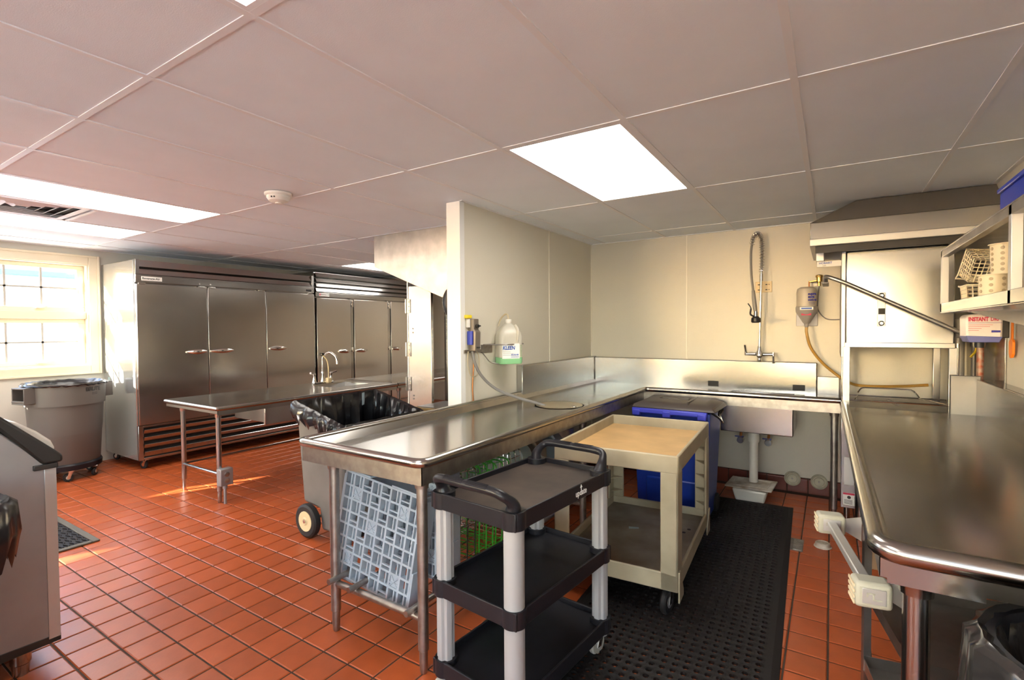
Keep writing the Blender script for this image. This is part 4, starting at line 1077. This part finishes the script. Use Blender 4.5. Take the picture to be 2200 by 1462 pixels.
MB().lathe([(.050, .001), (.050, .006), (.044, .008), (.042, .026), (.036, .030), (.034, .024), (0, .024)], n=26).build('cap', 'pvc_dirty', fcx)
MB().box(-.010, .010, -.010, .010, .024, .034).build('plug', 'pvc_dirty', fcx, bevel=.003)
fd = thing('floor_drain', 'square metal floor drain half under the edge of the black mat', 'floor drain', (-.235, 3.70, 0))
MB().box(-.095, .095, -.105, .105, .0003, .0008).build('frame', 'steel_worn', fd)
for k in range(9): MB().box(.040, .088, -.088 + k * .021, -.076 + k * .021, .0008, .004).build('grate_bar', 'steel_worn', fd)

# ================================================================== DISH MACHINE
dm = thing('dish_machine', 'door-type steel dish machine in the corner with its hood raised', 'dish machine', (.07, 4.15, 0))
MB().box(.015, .585, 0, .62, 1.275, 1.93).build('hood_door', 'steel', dm, bevel=.006)
MB().box(.010, .590, -.006, .0, 1.272, 1.305).build('door_lip', 'steel', dm, bevel=.003)
MB().box(-.012, .014, .03, .64, 1.20, 1.95).build('side_channel', 'steel_rough', dm, bevel=.003)
for (x, y) in ((.0, .0), (.56, .0), (.0, .58), (.56, .58)):
    MB().box(x, x + .042, y, y + .04, .40, 1.40 if y else 1.276).build('post', 'steel', dm, bevel=.003)
MB().cyl((.585, .06, .86), (.585, .06, 1.30), .016, 12).cyl((.615, .10, .86), (.615, .10, 1.30), .012, 12).build('lift_rod', 'chrome', dm)
MB().box(.0, .60, .0, .62, .40, .862).build('tank', 'steel_rough', dm, bevel=.006)
br = MB().box(.19, .235, -.006, .0, 1.415, 1.64).build('bracket', 'steel_rough', dm, bevel=.003)
for z in (1.435, 1.62): MB().lathe([(.017, 0), (.017, -.006), (.010, -.012), (0, -.012)], (.213, -.006, z), 14, 'y').build('bolt', 'chrome', br)
MB().box(.196, .232, -.0075, -.006, 1.495, 1.535).build('slot', 'dark', br)
hv = MB().tube(rounded([(-.105, .36, 1.74), (-.105, -.06, 1.765), (.0, -.09, 1.715), (.63, -.09, 1.355), (.64, .10, 1.345)], .05, 5), .014, 12).build('lift_handle', 'steel_rough', dm)
MB().box(-.125, -.085, .0, .30, 1.715, 1.728).build('handle_grip', 'steel_dull', hv, bevel=.004)
MB().box(.62, .66, -.10, -.02, 1.325, 1.365).build('handle_pivot', 'steel', hv, bevel=.006)
lb = MB().box(-.16, .0, .10, .106, 1.845, 1.885).build('name_plate', 'sign_white', dm, bevel=.002)
text('lettering', 'HOBART', .020, (-.155 + .008, .0992, 1.871), (1, 0, 0), (0, 0, 1), 'print_blue', lb, bold=.0004)
text('lettering', 'USA', .012, (-.125, .0992, 1.853), (1, 0, 0), (0, 0, 1), 'print_black', lb)
MB().box(-.165, -.115, .08, .30, 1.885, 1.945).build('top_bracket', 'aluminium', dm, bevel=.004)
# rack rails inside
for pp in ([(.04, .03, .905), (.60, .03, .905)], [(.04, .33, .905), (.60, .33, .905)], rounded([(.10, .30, .93), (.12, .33, .965), (.42, .33, .965), (.45, .30, .915)], .03, 3), [(.10, .33, .905), (.07, .03, .905)], [(.45, .33, .905), (.58, .03, .905)]):
    MB().tube(pp, .0055, 8).build('rack_guide', 'chrome', dm)
MB().tube([(.27, .18, .90), (.31, .06, .885)], .010, 8).build('spray_arm', 'steel_worn', dm)
MB().box(-.006, .09, -.05, .0, .17, .855).build('control_column', 'steel', dm, bevel=.003)
sg = MB().box(.008, .072, -.052, -.050, .19, .275).build('warning_label', 'sign_white', dm)
MB().box(.008, .072, -.0528, -.0519, .262, .275).build('red_band', 'print_red', sg); MB().lathe([(.0, 0), (.011, 0), (.011, -.0008), (0, -.0008)], (.042, -.0522, .245), 14, 'y').build('pictogram', 'print_black', sg)
for k in range(4): MB().box(.014, .062, -.0527, -.0519, .200 + k * .008, .203 + k * .008).build('small_print', 'print_black', sg)
MB().box(.012, .07, -.052, -.05, .33, .52).build('data_plate', 'aluminium', dm)
for (x, y) in ((.03, -.02), (.56, .03), (.03, .58), (.56, .58)): MB().cyl((x, y, 0), (x, y, .40), .018, 12).build('leg', 'steel', dm)

# ================================================================== CANOPY HOOD ABOVE IT
ch = thing('exhaust_canopy', 'steel exhaust canopy with dark sloped top above the dish machine', 'exhaust hood', (-.125, 4.0, 1.965))
cwid, cdep = XR - .002 + .125, YB - .006 - 4.0
zt_ = H - 1.965 - .002
MB().box(0, cwid, 0, .02, .045, .158).box(0, .02, .02, cdep, .045, .158).build('rim_band', 'steel', ch, bevel=.003)
MB().box(-.003, cwid, -.006, .03, 0, .047).box(-.003, .03, .03, cdep, 0, .047).build('drip_edge', 'aluminium', ch, bevel=.004)
MB().quad((0, 0, .158), (cwid, 0, .158), (cwid, .20, zt_), (.265, .20, zt_)).quad((0, 0, .158), (.265, .20, zt_), (.265, cdep, zt_), (0, cdep, .158)).quad((0, 0, .158), (0, cdep, .158), (0, cdep, .160), (0, 0, .160)).build('sloped_top', 'canopy_dark', ch, smooth=False)
MB().box(.03, cwid, .035, .05, -.045, .045).build('inner_baffle', 'black_metal', ch)
MB().box(.02, cwid, .05, cdep, .10, .12).build('inner_panel', 'black_metal', ch)

# ================================================================== CLEAN DISH TABLE (right)
ct = thing('dish_table', 'steel dish table with a thick rolled rim along the right wall', 'dish table', (.10, 1.50, 0))
cz = .90; pzz = .862; CXR, CYR = .735, 2.63
rp = rounded([(-.02, CYR, cz - .027), (.005, 0, cz - .027), (CXR, .0, cz - .027)], .06, 6)
MB().tube(rp, .027, 18).build('rim', 'steel_top', ct)
m = MB(); m.quad((.03, .045, pzz), (.70, .045, pzz), (.70, CYR, pzz), (.012, CYR, pzz))
m.quad((.03, .045, pzz), (.012, CYR, pzz), (-.008, CYR, cz - .006), (.015, .012, cz - .006)).quad((.03, .045, pzz), (.70, .045, pzz), (.70, .012, cz - .006), (.015, .012, cz - .006))
m.build('pan', 'steel_top', ct)
MB().box(.006, CXR, .006, .010, .805, cz - .03).build('apron', 'steel', ct)
MB().add([(.004, .006, .805), (-.018, CYR, .805), (-.018, CYR, cz - .03), (.004, .006, cz - .03), (.008, .006, .805), (-.014, CYR, .805), (-.014, CYR, cz - .03), (.008, .006, cz - .03)], [(0, 1, 2, 3), (4, 7, 6, 5), (0, 4, 5, 1), (3, 2, 6, 7)]).build('apron', 'steel', ct, smooth=False)
MB().box(.655, .675, -.0, CYR - .015, pzz - .02, 1.085).build('backsplash', 'steel', ct, bevel=.004)
MB().box(.535, .676, CYR - .015, CYR, pzz - .02, 1.105).build('splash_return', 'steel_dull', ct, bevel=.003)
MB().box(.676, .745, 0, CYR - .02, 1.07, 1.085).build('backsplash_cap', 'steel', ct)
for (x, y) in ((.085, .085), (.66, .085), (.66, 2.5), (.07, 2.5)): leg(ct, x, y, .825, .0285)
MB().prism([(.02, .012), (.20, .012), (.20, .05), (.10, .10), (.06, .10)], 2, .79, .803).build('corner_gusset', 'steel', ct)

# ================================================================== STEEL CART STORED UNDER IT
ucart = thing('steel_cart', 'stainless utility cart with grey corner bumpers pushed under the right table', 'cart', (.192, 1.75, 0), 10.5)
# local: y along the push end (0..0.49), x into the table
def angle(p0x, p0y, sx, sy, z0, z1, nm='post'):
    return MB().box(min(p0x, p0x + sx * .03), max(p0x, p0x + sx * .03), min(p0y, p0y + sy * .003), max(p0y, p0y + sy * .003), z0, z1).box(min(p0x, p0x + sx * .003), max(p0x, p0x + sx * .003), min(p0y, p0y + sy * .03), max(p0y, p0y + sy * .03), z0, z1).build(nm, 'steel_rough', ucart)
for (x, y, sx, sy) in ((0, 0, 1, 1), (0, .49, 1, -1), (.50, 0, -1, 1), (.50, .49, -1, -1)): angle(x, y, sx, sy, .10, .752)
def ushelf(z, up_=.04):
    m = MB(); m.box(.004, .496, .004, .486, z - .003, z).box(.003, .006, .004, .486, z, z + up_).box(.494, .497, .004, .486, z, z + up_).box(.006, .494, .003, .006, z, z + up_).box(.006, .494, .484, .487, z, z + up_)
    m.build('shelf', 'steel_rough', ucart)
ushelf(.712); ushelf(.44); ushelf(.16)
hb2 = MB().box(-.115, -.085, -.02, .50, .665, .690).build('push_handle', 'aluminium', ucart, bevel=.004)
for y in (-.03, .50):
    b = MB().box(-.145, -.055, y - .032, y + .032, .640, .712).build('bumper', 'bumper', ucart, bevel=.012, seg=3)
    MB().box(-.128, -.072, y - .0345, y - .032, .655, .698).build('bumper_face', 'aluminium', b, bevel=.002)
    z = .6765
    MB().box(-.118, -.098, y - .0356, y - .0344, z + .006, z + .010).box(-.104, -.100, y - .0356, y - .0344, z - .010, z + .010).box(-.104, -.082, y - .0356, y - .0344, z - .010, z - .006).box(-.118, -.114, y - .0356, y - .0344, z - .002, z + .010).build('emblem', 'bumper', b)
    for k in range(4): MB().box(-.1475, -.1445, y - .030, y + .030, .648 + k * .016, .656 + k * .016).build('bumper_rib', 'cream', b)
    MB().prism([(-.06, .655), (.0, .62), (.0, .71), (-.06, .695)], 1, y - .002 + (.02 if y < 0 else -.0), y + .002 + (.02 if y < 0 else 0)).build('gusset', 'aluminium', ucart)
for (x, y, a) in ((.04, .04, 40), (.04, .45, 30), (.46, .04, 60), (.46, .45, 50)): caster(ucart, x, y, .10, .045, .025, a)
tgs = MB().box(.30, .36, -.0015, .0, .58, .64).build('data_label', 'sign_white', ucart)

cbx = MB().box(-.06, .06, -.07, .07, 0, .26).build('carton', 'carton', bevel=.003); cbx.location = (.235, 3.62, 0)
tag(cbx, 'brown carton on the floor below the dish machine', 'box')
fl = MB().box(.0, .0015, -.03, .03, .20, .245)

# ================================================================== BAGGED BIN (lower right)
rbx, rby = .50, 1.40
rb = thing('bagged_bin', 'waste bin with loose clear-black bag at the lower right corner', 'trash can', (rbx, rby, 0))
MB().lathe([(0, .02), (.17, .02), (.215, .74), (.225, .745), (.225, .77), (.205, .77), (.17, .08), (0, .06)], n=36).build('body', 'black_plastic', rb)
lp = [(rbx + .226 * math.cos(2 * math.pi * k / 54), rby + .226 * math.sin(2 * math.pi * k / 54), .772) for k in range(54)]
tag(liner(lp, 'trash_bag', 'bag_clear', .46, .4, .022, 12, rough=1.8), 'loose shiny dark bag hanging over the bin at the lower right', 'trash bag')

# ================================================================== WALL SHELF (right) AND WHAT IT HOLDS
ws = thing('wall_shelf', 'open-front steel wall shelf holding cutlery baskets at the right', 'shelf', (.50, 3.55, 1.485))
sl = 2.2; sdp = XR - .504
MB().box(0, sdp, -sl, 0, 0, .006).box(0, .012, -sl, 0, .006, .052).build('shelf_board', 'steel', ws, bevel=.002)
MB().box(0, sdp, -sl, 0, .335, .341).box(0, .03, -sl, 0, .300, .335).build('top_board', 'steel_rough', ws, bevel=.002)
MB().box(sdp - .006, sdp, -sl, 0, .006, .335).build('back_panel', 'steel_door', ws)
MB().box(0, .03, -.034, 0, .006, .335).box(.03, sdp - .006, -.006, 0, .006, .06).build('end_post', 'aluminium', ws, bevel=.002)
MB().box(0, .03, -1.262, -1.228, .006, .335).build('divider_post', 'aluminium', ws, bevel=.002)
MB().box(.03, sdp - .006, -1.262, -1.252, .006, .335).build('divider_panel', 'steel_dull', ws)
MB().box(0, .03, -2.2, -2.166, .006, .335).build('end_post', 'aluminium', ws, bevel=.002)
MB().cyl((.06, -.10, .006), (.06, -.10, .06), .008, 10).cyl((.06, -.10, .035), (.06, -.10, .045), .014, 10).build('shelf_bolt', 'chrome', ws)
for y in (-.3, -1.3): MB().prism([(.06, 0), (sdp, 0), (sdp, -.10)], 1, y - .003, y + .003).build('bracket', 'steel', ws)
zs = 1.485 + .007
def cyl_holder(label, x, y, z, h=.135, r=.05):
    t = thing('flatware_cylinder', label, 'cutlery holder', (x, y, z), group='flatware cylinders on the wall shelf')
    MB().lathe([(0, .0), (r * .92, 0), (r, h), (r + .006, h), (r + .006, h + .004), (r - .003, h + .004), (r * .92 - .003, .004), (0, .004)], n=28).build('body', 'cream', t)
    m = MB()
    for a in range(8):
        for k in range(5):
            q = R(a * 45 + 200); zz = .020 + k * (h - .036) / 4; rr_ = r * (.92 + .08 * zz / h) + .0006
            c = Vector((rr_ * math.cos(q), rr_ * math.sin(q), zz)); d = Vector((math.cos(q), math.sin(q), 0))
            m.cyl(c - d * .001, c + d * .0008, .0070, 10)
    m.build('holes', 'hole_tan', t)['kind'] = 'stuff'
    return t
cyl_holder('cream perforated flatware cylinder, lower front of the stacked pair', .58, 2.87, zs, .135, .052)
cyl_holder('cream perforated flatware cylinder stacked on top of another', .62, 2.90, zs + .140, .125, .052)
cyl_holder('smaller cream perforated flatware cylinder beside the mesh basket', .60, 3.02, zs, .120, .042)
cyl_holder('cream flatware cylinder right of the shelf divider', .60, 2.14, zs, .140, .052)
def mesh_basket(label, w=.13, d=.13, h=.115):
    t = thing('mesh_basket', label, 'basket', group='mesh baskets on the wall shelf')
    n = 7
    for (ax, sg_) in (('x', -1), ('x', 1), ('y', -1), ('y', 1)):
        m = MB()
        for k in range(n):
            a = -w / 2 + w * k / (n - 1); b = h * k / (n - 1)
            for (p, q) in (((a, 0), (a, h)), ((-w / 2, b), (w / 2, b))):
                P_ = (lambda s, z: (s, sg_ * d / 2 * (.86 + .14 * z / h), z)) if ax == 'x' else (lambda s, z: (sg_ * w / 2 * (.86 + .14 * z / h), s, z))
                m.tube([P_(p[0] * (.86 + .14 * p[1] / h), p[1]), P_(q[0] * (.86 + .14 * q[1] / h), q[1])], .0022, 5)
        m.build('side_mesh', 'cream', t, smooth=False)
    m = MB()
    for k in range(n):
        a = (-w / 2 + w * k / (n - 1)) * .86
        m.tube([(a, -d * .43, 0), (a, d * .43, 0)], .0022, 5).tube([(-w * .43, a, 0), (w * .43, a, 0)], .0022, 5)
    m.build('bottom_mesh', 'cream', t, smooth=False)
    MB().tube([(-w / 2, -d / 2, h), (w / 2, -d / 2, h), (w / 2, d / 2, h), (-w / 2, d / 2, h)], .0045, 6, True).build('rim', 'cream', t)
    MB().tube([(-w / 2, d / 2, h), (-w / 2 - .004, d / 2 + .025, h + .004), (w / 2 + .004, d / 2 + .025, h + .004), (w / 2, d / 2, h)], .004, 6).build('hook_handle', 'cream', t)
    return t
b_ = mesh_basket('cream mesh basket standing on the wall shelf'); b_.location = (.60, 3.20, zs)
b_ = mesh_basket('cream mesh basket tipped on its side on top of the other basket'); b_.location = (.61, 3.15, zs + .175); b_.rotation_euler = (R(-62), R(6), R(8))
bb_ = thing('storage_box', 'blue box on top of the wall shelf at the right edge', 'box', (.66, 2.62, 1.828))
MB().box(-.10, .12, -.35, .10, 0, .11).build('body', 'blue_box', bb_, bevel=.005)
MB().box(-.108, .128, -.358, .108, .11, .128).build('lid', 'blue_box', bb_, bevel=.004)

# drying-agent drum hung below the shelf
idr = thing('drying_agent_jug', 'white jug labelled INSTANT DRI in a bracket under the wall shelf', 'jug', (.630, 3.37, 1.335), 0)
MB().prism([(-.066, .03), (-.055, 0), (.055, 0), (.066, .025), (.068, .125), (.055, .138), (-.055, .138), (-.068, .125)], 1, -.075, .075).build('body', 'drum_white', idr, bevel=.010)
MB().prism([(-.067, .032), (-.055, -.001), (.055, -.001), (.067, .027)], 1, -.077, .077).build('base_band', 'drum_blue', idr, bevel=.003)
text('lettering', 'INSTANT', .027, (-.059, -.0765, .112), (1, 0, 0), (0, 0, 1), 'print_red', idr, bold=.0014, sx=.66)
text('lettering', 'DRI', .025, (.022, -.0765, .112), (1, 0, 0), (0, 0, 1), 'print_red', idr, sx=.72, bold=.0007)
MB().box(-.059, .062, -.0775, -.0752, .094, .0955).build('print_line', 'print_navy', idr)
for k, b_ in enumerate((.03, .02, -.01, -.02)): MB().box(-.059, b_, -.0775, -.0752, .084 - k * .009, .0855 - k * .009).build('small_print', 'print_red', idr)
MB().box(.026, .058, -.0775, -.0752, .048, .058).build('maker_mark', 'print_navy', idr)
MB().lathe([(.020, -.03), (.020, 0)], (0, .02, 0), 14).build('cap', 'black_plastic', idr)
MB().box(.069, .098, -.04, .06, .02, .14).build('bracket', 'black_metal', idr, bevel=.004)
sp = thing('spatula', 'orange long-handled spatula hanging on the right wall', 'spatula', (XR - .018, 3.76, 1.24))
MB().prism([(-.030, .02), (-.012, .0), (.018, -.004), (.034, .02), (.036, .085), (.020, .10), (-.022, .10), (-.034, .085)], 0, -.006, .006).build('blade', 'orange', sp, bevel=.003)
MB().box(-.005, .005, -.009, .009, .095, .30).build('handle', 'orange', sp, bevel=.003)

# pipes in the corner behind the right table
p1 = MB().cyl((.745, 4.60, 0), (.745, 4.60, 1.46), .036, 20).lathe([(.040, 1.33), (.043, 1.335), (.043, 1.36), (.040, 1.365)], (.745, 4.60, 0), 20).build('standpipe', 'pipe_grey')
tag(p1, 'thick grey vertical pipe in the corner beside the dish machine', 'pipe')
p2 = MB().cyl((.79, 4.22, 0), (.79, 4.22, 1.36), .018, 14).lathe([(.022, 1.28), (.026, 1.30), (.026, 1.33), (.020, 1.34)], (.79, 4.22, 0), 14).build('rusty_pipe', 'pipe_rust')
tag(p2, 'thin rusty copper pipe under the white drying-agent jug', 'pipe')
p3 = thing('gas_valve', 'yellow lever valve hanging between the two corner pipes', 'valve', (.785, 4.36, 1.30))
MB().tube(smooth_path([(0, 0, .06), (.012, -.01, .03), (.008, -.02, -.04), (-.02, -.02, -.09)], 5), [.012] * 5 + [.015] * 5 + [.010] * 6, 8, flat=.5).build('lever', 'yellow', p3)
MB().cyl((0, .01, -.02), (0, .01, .10), .018, 12).cyl((0, .01, .05), (0, .10, .05), .014, 10).cyl((0, .01, -1.30), (0, .01, -.02), .012, 10).build('body', 'steel_dull', p3)
stp = MB().box(XR - .010, XR - .002, 3.93, 4.88, .90, 1.49).build('splash_panel', 'steel', bevel=.002)
tag(stp, 'steel sheet fixed to the right wall behind the corner pipes', 'wall panel')

# ================================================================== SOAP DISPENSER ON THE PARTITION
sp_ = thing('soap_dispenser', 'grey wall chemical dispenser with yellow valve on the partition', 'dispenser', (XP, 2.80, 1.26))
MB().prism([(.004, .0), (.062, .004), (.066, .135), (.050, .15), (.050, .225), (.004, .225)], 1, -.030, .030).build('body', 'dispenser', sp_, bevel=.004)
MB().box(.004, .045, -.046, -.030, .045, .14).build('side_strip', 'blue_part', sp_, bevel=.003)
MB().cyl((.050, 0, .175), (.070, 0, .175), .012, 12).box(.068, .074, -.022, .022, .171, .181).build('selector_knob', 'dark', sp_)
MB().box(.002, .030, -.075, -.020, .228, .252).build('water_valve', 'yellow', sp_, bevel=.004)
MB().box(.0, .02, -.055, -.025, .165, .225).build('mount', 'white_plastic', sp_, bevel=.003)
MB().box(.002, .012, -.085, .24, -.012, .010).build('mounting_rail', 'steel_worn', sp_)
MB().box(.0665, .0675, -.020, .022, .022, .030).build('lettering_line', 'print_black', sp_)
MB().tube(smooth_path([(.03, -.02, .0), (.04, -.008, -.08), (.06, .05, -.18), (.12, .14, -.275), (.24, .25, -.345), (.35, .33, -.385), (.42, .38, -.42)], 7), .0105, 10).build('fill_hose', 'hose_grey', sp_)
MB().tube(smooth_path([(.012, .02, .0), (.012, .015, -.12), (.010, .005, -.25), (.012, .010, -.36)], 5), .005, 8).build('copper_tube', 'copper', sp_)
MB().tube(smooth_path([(.02, -.055, .0), (.02, -.06, -.09), (.02, -.03, -.165), (.02, .02, -.18), (.02, .065, -.15), (.02, .07, -.05), (.02, .04, .0)], 6), .0035, 6).build('loop_tube', 'tube_clear', sp_)
jr = thing('jug_holder', 'wire holder ring fixed to the partition around the green soap jug', 'holder', (XP, 3.12, 1.30))
MB().tube(rounded([(.0, -.17, 0), (.165, -.11, 0), (.165, .13, 0), (.0, .13, 0), (.0, -.17, 0)], .02, 3), .005, 8).build('ring', 'steel_worn', jr)
MB().tube(rounded([(.0, -.19, -.05), (.03, -.13, -.13), (.08, -.06, -.148), (.08, .06, -.148), (.0, .09, -.14)], .02, 3), .004, 8).build('cradle', 'steel_worn', jr)
MB().box(0, .004, -.20, -.06, -.06, .0).build('back_plate', 'steel_worn', jr)
jg = thing('soap_jug', 'translucent jug of green KLEEN soap held on the partition', 'jug', (XP + .100, 3.135, 1.155), -38)
def rrow(a, b, z, c): 
    pts = []
    for (sx, sy, a0) in ((1, 1, 0), (-1, 1, 90), (-1, -1, 180), (1, -1, 270)):
        for k in range(5):
            q = R(a0 + 90 * k / 4); pts.append((sx * (a - c) + c * math.cos(q), sy * (b - c) + c * math.sin(q), z))
    return pts
def stack(rows):
    N = len(rows[0]); fs = []
    for i in range(len(rows) - 1):
        for k in range(N): fs.append((i * N + k, i * N + (k + 1) % N, (i + 1) * N + (k + 1) % N, (i + 1) * N + k))
    fs += [tuple(range(N))[::-1], tuple((len(rows) - 1) * N + k for k in range(N))]
    return MB().add([p for r_ in rows for p in r_], fs)
stack([rrow(.068, .085, .0, .03), rrow(.072, .090, .012, .03), rrow(.072, .090, .048, .03)]).build('soap_level', 'soap_green', jg)
stack([rrow(.072, .090, .0485, .03), rrow(.072, .090, .20, .03), rrow(.066, .082, .235, .03), rrow(.045, .055, .275, .03), rrow(.022, .022, .300, .02), rrow(.022, .022, .312, .02)]).build('body', 'jug', jg)
MB().lathe([(.024, .308), (.024, .330), (0, .332)], n=20).build('cap', 'white_plastic', jg)
MB().tube(smooth_path([(0, -.0, .325), (.0, -.005, .36), (-.02, -.02, .368), (-.05, -.045, .33), (-.06, -.06, .28)], 5), .006, 8).build('pickup_tube', 'tube_clear', jg)
MB().tube(smooth_path([(.035, .04, .285), (.065, .05, .25), (.070, .045, .20), (.066, .04, .16)], 5), .011, 8).build('handle', 'jug', jg)
lbj = MB().box(.0722, .0735, -.075, .060, .040, .150).build('label_sheet', 'label_white', jg)
text('lettering', 'KLEEN', .038, (.0740, -.072, .118), (0, 1, 0), (0, 0, 1), 'print_blue', lbj, bold=.0012, sx=.85, shear=.2)
text('lettering', 'ECOLAB', .015, (.0740, -.005, .068), (0, 1, 0), (0, 0, 1), 'print_blue', lbj, bold=.0006)
for k in range(2): MB().box(.0733, .0740, -.008, .055, .048 + k * .006, .050 + k * .006).build('small_print', 'print_blue', lbj)
for k in range(3): MB().box(.0733, .0740, -.07, -.01 + .02 * k, .090 - k * .012, .0915 - k * .012).build('small_print', 'print_black', lbj)
for k in range(8): MB().box(.0722, .0728, .066, .078, .05 + k * .012, .053 + k * .012).build('level_mark', 'print_green', jg)

# ================================================================== COOKING-LINE END BEHIND THE PARTITION
rh = thing('range_hood', 'large steel range hood end panel behind the partition', 'exhaust hood', (-3.60, 3.26, 1.70))
MB().prism([(0, .295), (1.35, -.22), (1.35, .583), (0, .583)], 1, 0, .03).build('end_panel', 'steel_rough', rh, bevel=.003)
MB().box(0, .03, .03, 3.2, .295, .583).build('front_panel', 'steel', rh)
MB().box(.03, 1.35, .03, 3.2, .36, .39).build('filter_bank', 'steel_dull', rh)
hp_ = thing('hinged_panel', 'tall steel end panel with three hinges below the range hood', 'panel', (-3.21, 3.30, 0))
MB().box(0, .27, 0, .03, .02, 1.80).build('panel', 'steel_door', hp_, bevel=.003)
MB().box(-.012, .0, -.004, .03, .02, 1.85).build('edge_strip', 'aluminium', hp_)
for z in (1.56, 1.17, .86):
    hh_ = MB().box(-.030, .028, -.008, -.001, z, z + .125).build('hinge', 'steel', hp_, bevel=.002)
    MB().cyl((-.022, -.010, z), (-.022, -.010, z + .125), .008, 10).build('hinge_pin', 'steel', hh_)
    for dz in (.02, .06, .10): MB().lathe([(.006, 0), (.004, -.004), (0, -.004)], (.012, -.008, z + dz), 8, 'y').build('screw', 'chrome', hh_)
for z in (1.42, 1.385, .82, .79): MB().lathe([(.008, 0), (.006, -.005), (0, -.005)], (.055, -.001, z), 10, 'y').build('rivet', 'steel_dull', hp_)
tcab = thing('tall_cabinet', 'tall steel cabinet standing behind the partition edge', 'cabinet', (-2.93, 3.50, 0))
MB().box(0, .60, 0, .7, .05, 1.83).build('body', 'steel_door', tcab, bevel=.004)
MB().box(-.022, 0, -.01, .69, .05, 1.85).build('side_strip', 'steel', tcab)
MB().box(.03, .25, -.004, 0, 1.80, 1.83).build('hinge_rail', 'brass', tcab)
wtb = thing('low_counter', 'low brown-edged counter behind the partition edge', 'counter', (-2.90, 3.05, 0))
MB().box(-.03, .55, -.01, .40, .735, .770).build('edge_frame', 'wood', wtb, bevel=.004)
MB().box(-.0, .52, .02, .37, .770, .776).build('top', 'steel_dull', wtb)
MB().box(.0, .52, .02, .37, .0, .735).build('body', 'steel_rough', wtb)
ptd = thing('towel_dispenser', 'large round black paper roll dispenser on the back of the partition', 'dispenser', (-2.245, 3.02, 1.62))
MB().lathe([(.0, -.13), (.09, -.12), (.135, -.08), (.15, 0), (.135, .08), (.09, .12), (0, .13)], (-.13, 0, 0), 30, 'y').box(-.17, -.002, -.12, .12, -.22, -.02).build('cover', 'black_plastic', ptd, bevel=.02)
MB().box(-.02, -.001, -.12, .12, -.20, .14).build('back_plate', 'black_plastic', ptd)
hsd = thing('hand_soap', 'small clear hand-soap dispenser below the black roll dispenser', 'dispenser', (-2.245, 2.92, 1.27))
MB().box(-.115, -.002, -.05, .05, .045, .145).build('reservoir', 'smoke_glass', hsd, bevel=.012)
MB().box(-.120, -.002, -.055, .055, .145, .162).build('lid', 'white_plastic', hsd, bevel=.006)
MB().box(-.118, -.002, -.052, .052, .0, .045).build('push_bar', 'wood', hsd, bevel=.006)

# ================================================================== FLOOR TILES
TP = .1562; TW_ = .1487
bpy.context.view_layer.update()
dg = bpy.context.evaluated_depsgraph_get()
cells = []
nx0 = int((XL + .0) / TP) - 1
for i in range(-43, 7):
    for j in range(-21, 49):
        x, y = -.001 + (i + .5) * TP, (3.2545 - 14 * TP) + (j + .5) * TP - 0 * TP
        if x < XL + .02 or x > XR - .02 or y < YN + .02 or y > YF - .02: continue
        if x > -2.24 and y > YB - .02: continue
        cells.append((x, y))
camp = Vector((0, 0, CAM_H))
score = []
for (x, y) in cells:
    s = 0
    d = Vector((x, y, 0)) - camp; dep = d.dot(fw)
    if dep > .2:
        u = 1100 + FPX * d.dot(rt) / dep; v_ = 731 - FPX * d.dot(up) / dep
        if -60 < u < 2260 and -60 < v_ < 1540:
            vis = 0
            for (a, b) in ((0, 0), (.05, .05), (-.05, .05), (.05, -.05), (-.05, -.05)):
                p = Vector((x + a, y + b, .002)); dd = p - camp
                hit = S.ray_cast(dg, camp, dd.normalized(), distance=dd.length - .003)
                uu = 1100 + FPX * dd.dot(rt) / dd.dot(fw); vv = 731 - FPX * dd.dot(up) / dd.dot(fw)
                if not hit[0] and 0 < uu < 2200 and 0 < vv < 1462: vis += 1
            s = vis * 1.42 / d.length ** 3
    score.append((s, x, y))
score.sort(reverse=True)
def tile_geo(m, x, y, t0=0, t1=0, w=TW_ / 2, c=.004):
    z = lambda a, b, zz: zz + a * t0 + b * t1
    P = lambda a, b, zz: (x + a, y + b, z(a, b, zz))
    m.add([P(-w, -w, -.006), P(w, -w, -.006), P(w, w, -.006), P(-w, w, -.006), P(-w, -w, -.0025), P(w, -w, -.0025), P(w, w, -.0025), P(-w, w, -.0025), P(-w + c, -w + c, 0), P(w - c, -w + c, 0), P(w - c, w - c, 0), P(-w + c, w - c, 0)],
          [(0, 1, 5, 4), (1, 2, 6, 5), (2, 3, 7, 6), (3, 0, 4, 7), (4, 5, 9, 8), (5, 6, 10, 9), (6, 7, 11, 10), (7, 4, 8, 11), (8, 9, 10, 11)])
m = MB(); tile_geo(m, 0, 0); first = m.build('floor_tile', 'floor_tile', floor, smooth=False)
for k, (s, x, y) in enumerate(score[:300]):
    o = first if k == 0 else bpy.data.objects.new('floor_tile', first.data)
    if k: COL.objects.link(o); o.parent = floor
    o.location = (x, y, 0); o.rotation_euler = (R(random.uniform(-.12, .12)), R(random.uniform(-.12, .12)), 0)
m = MB()
for (s, x, y) in score[300:]: tile_geo(m, x, y, random.uniform(-.002, .002), random.uniform(-.002, .002))
far = m.build('floor_tile_field', 'floor_tile', floor, smooth=False); far['kind'] = 'stuff'
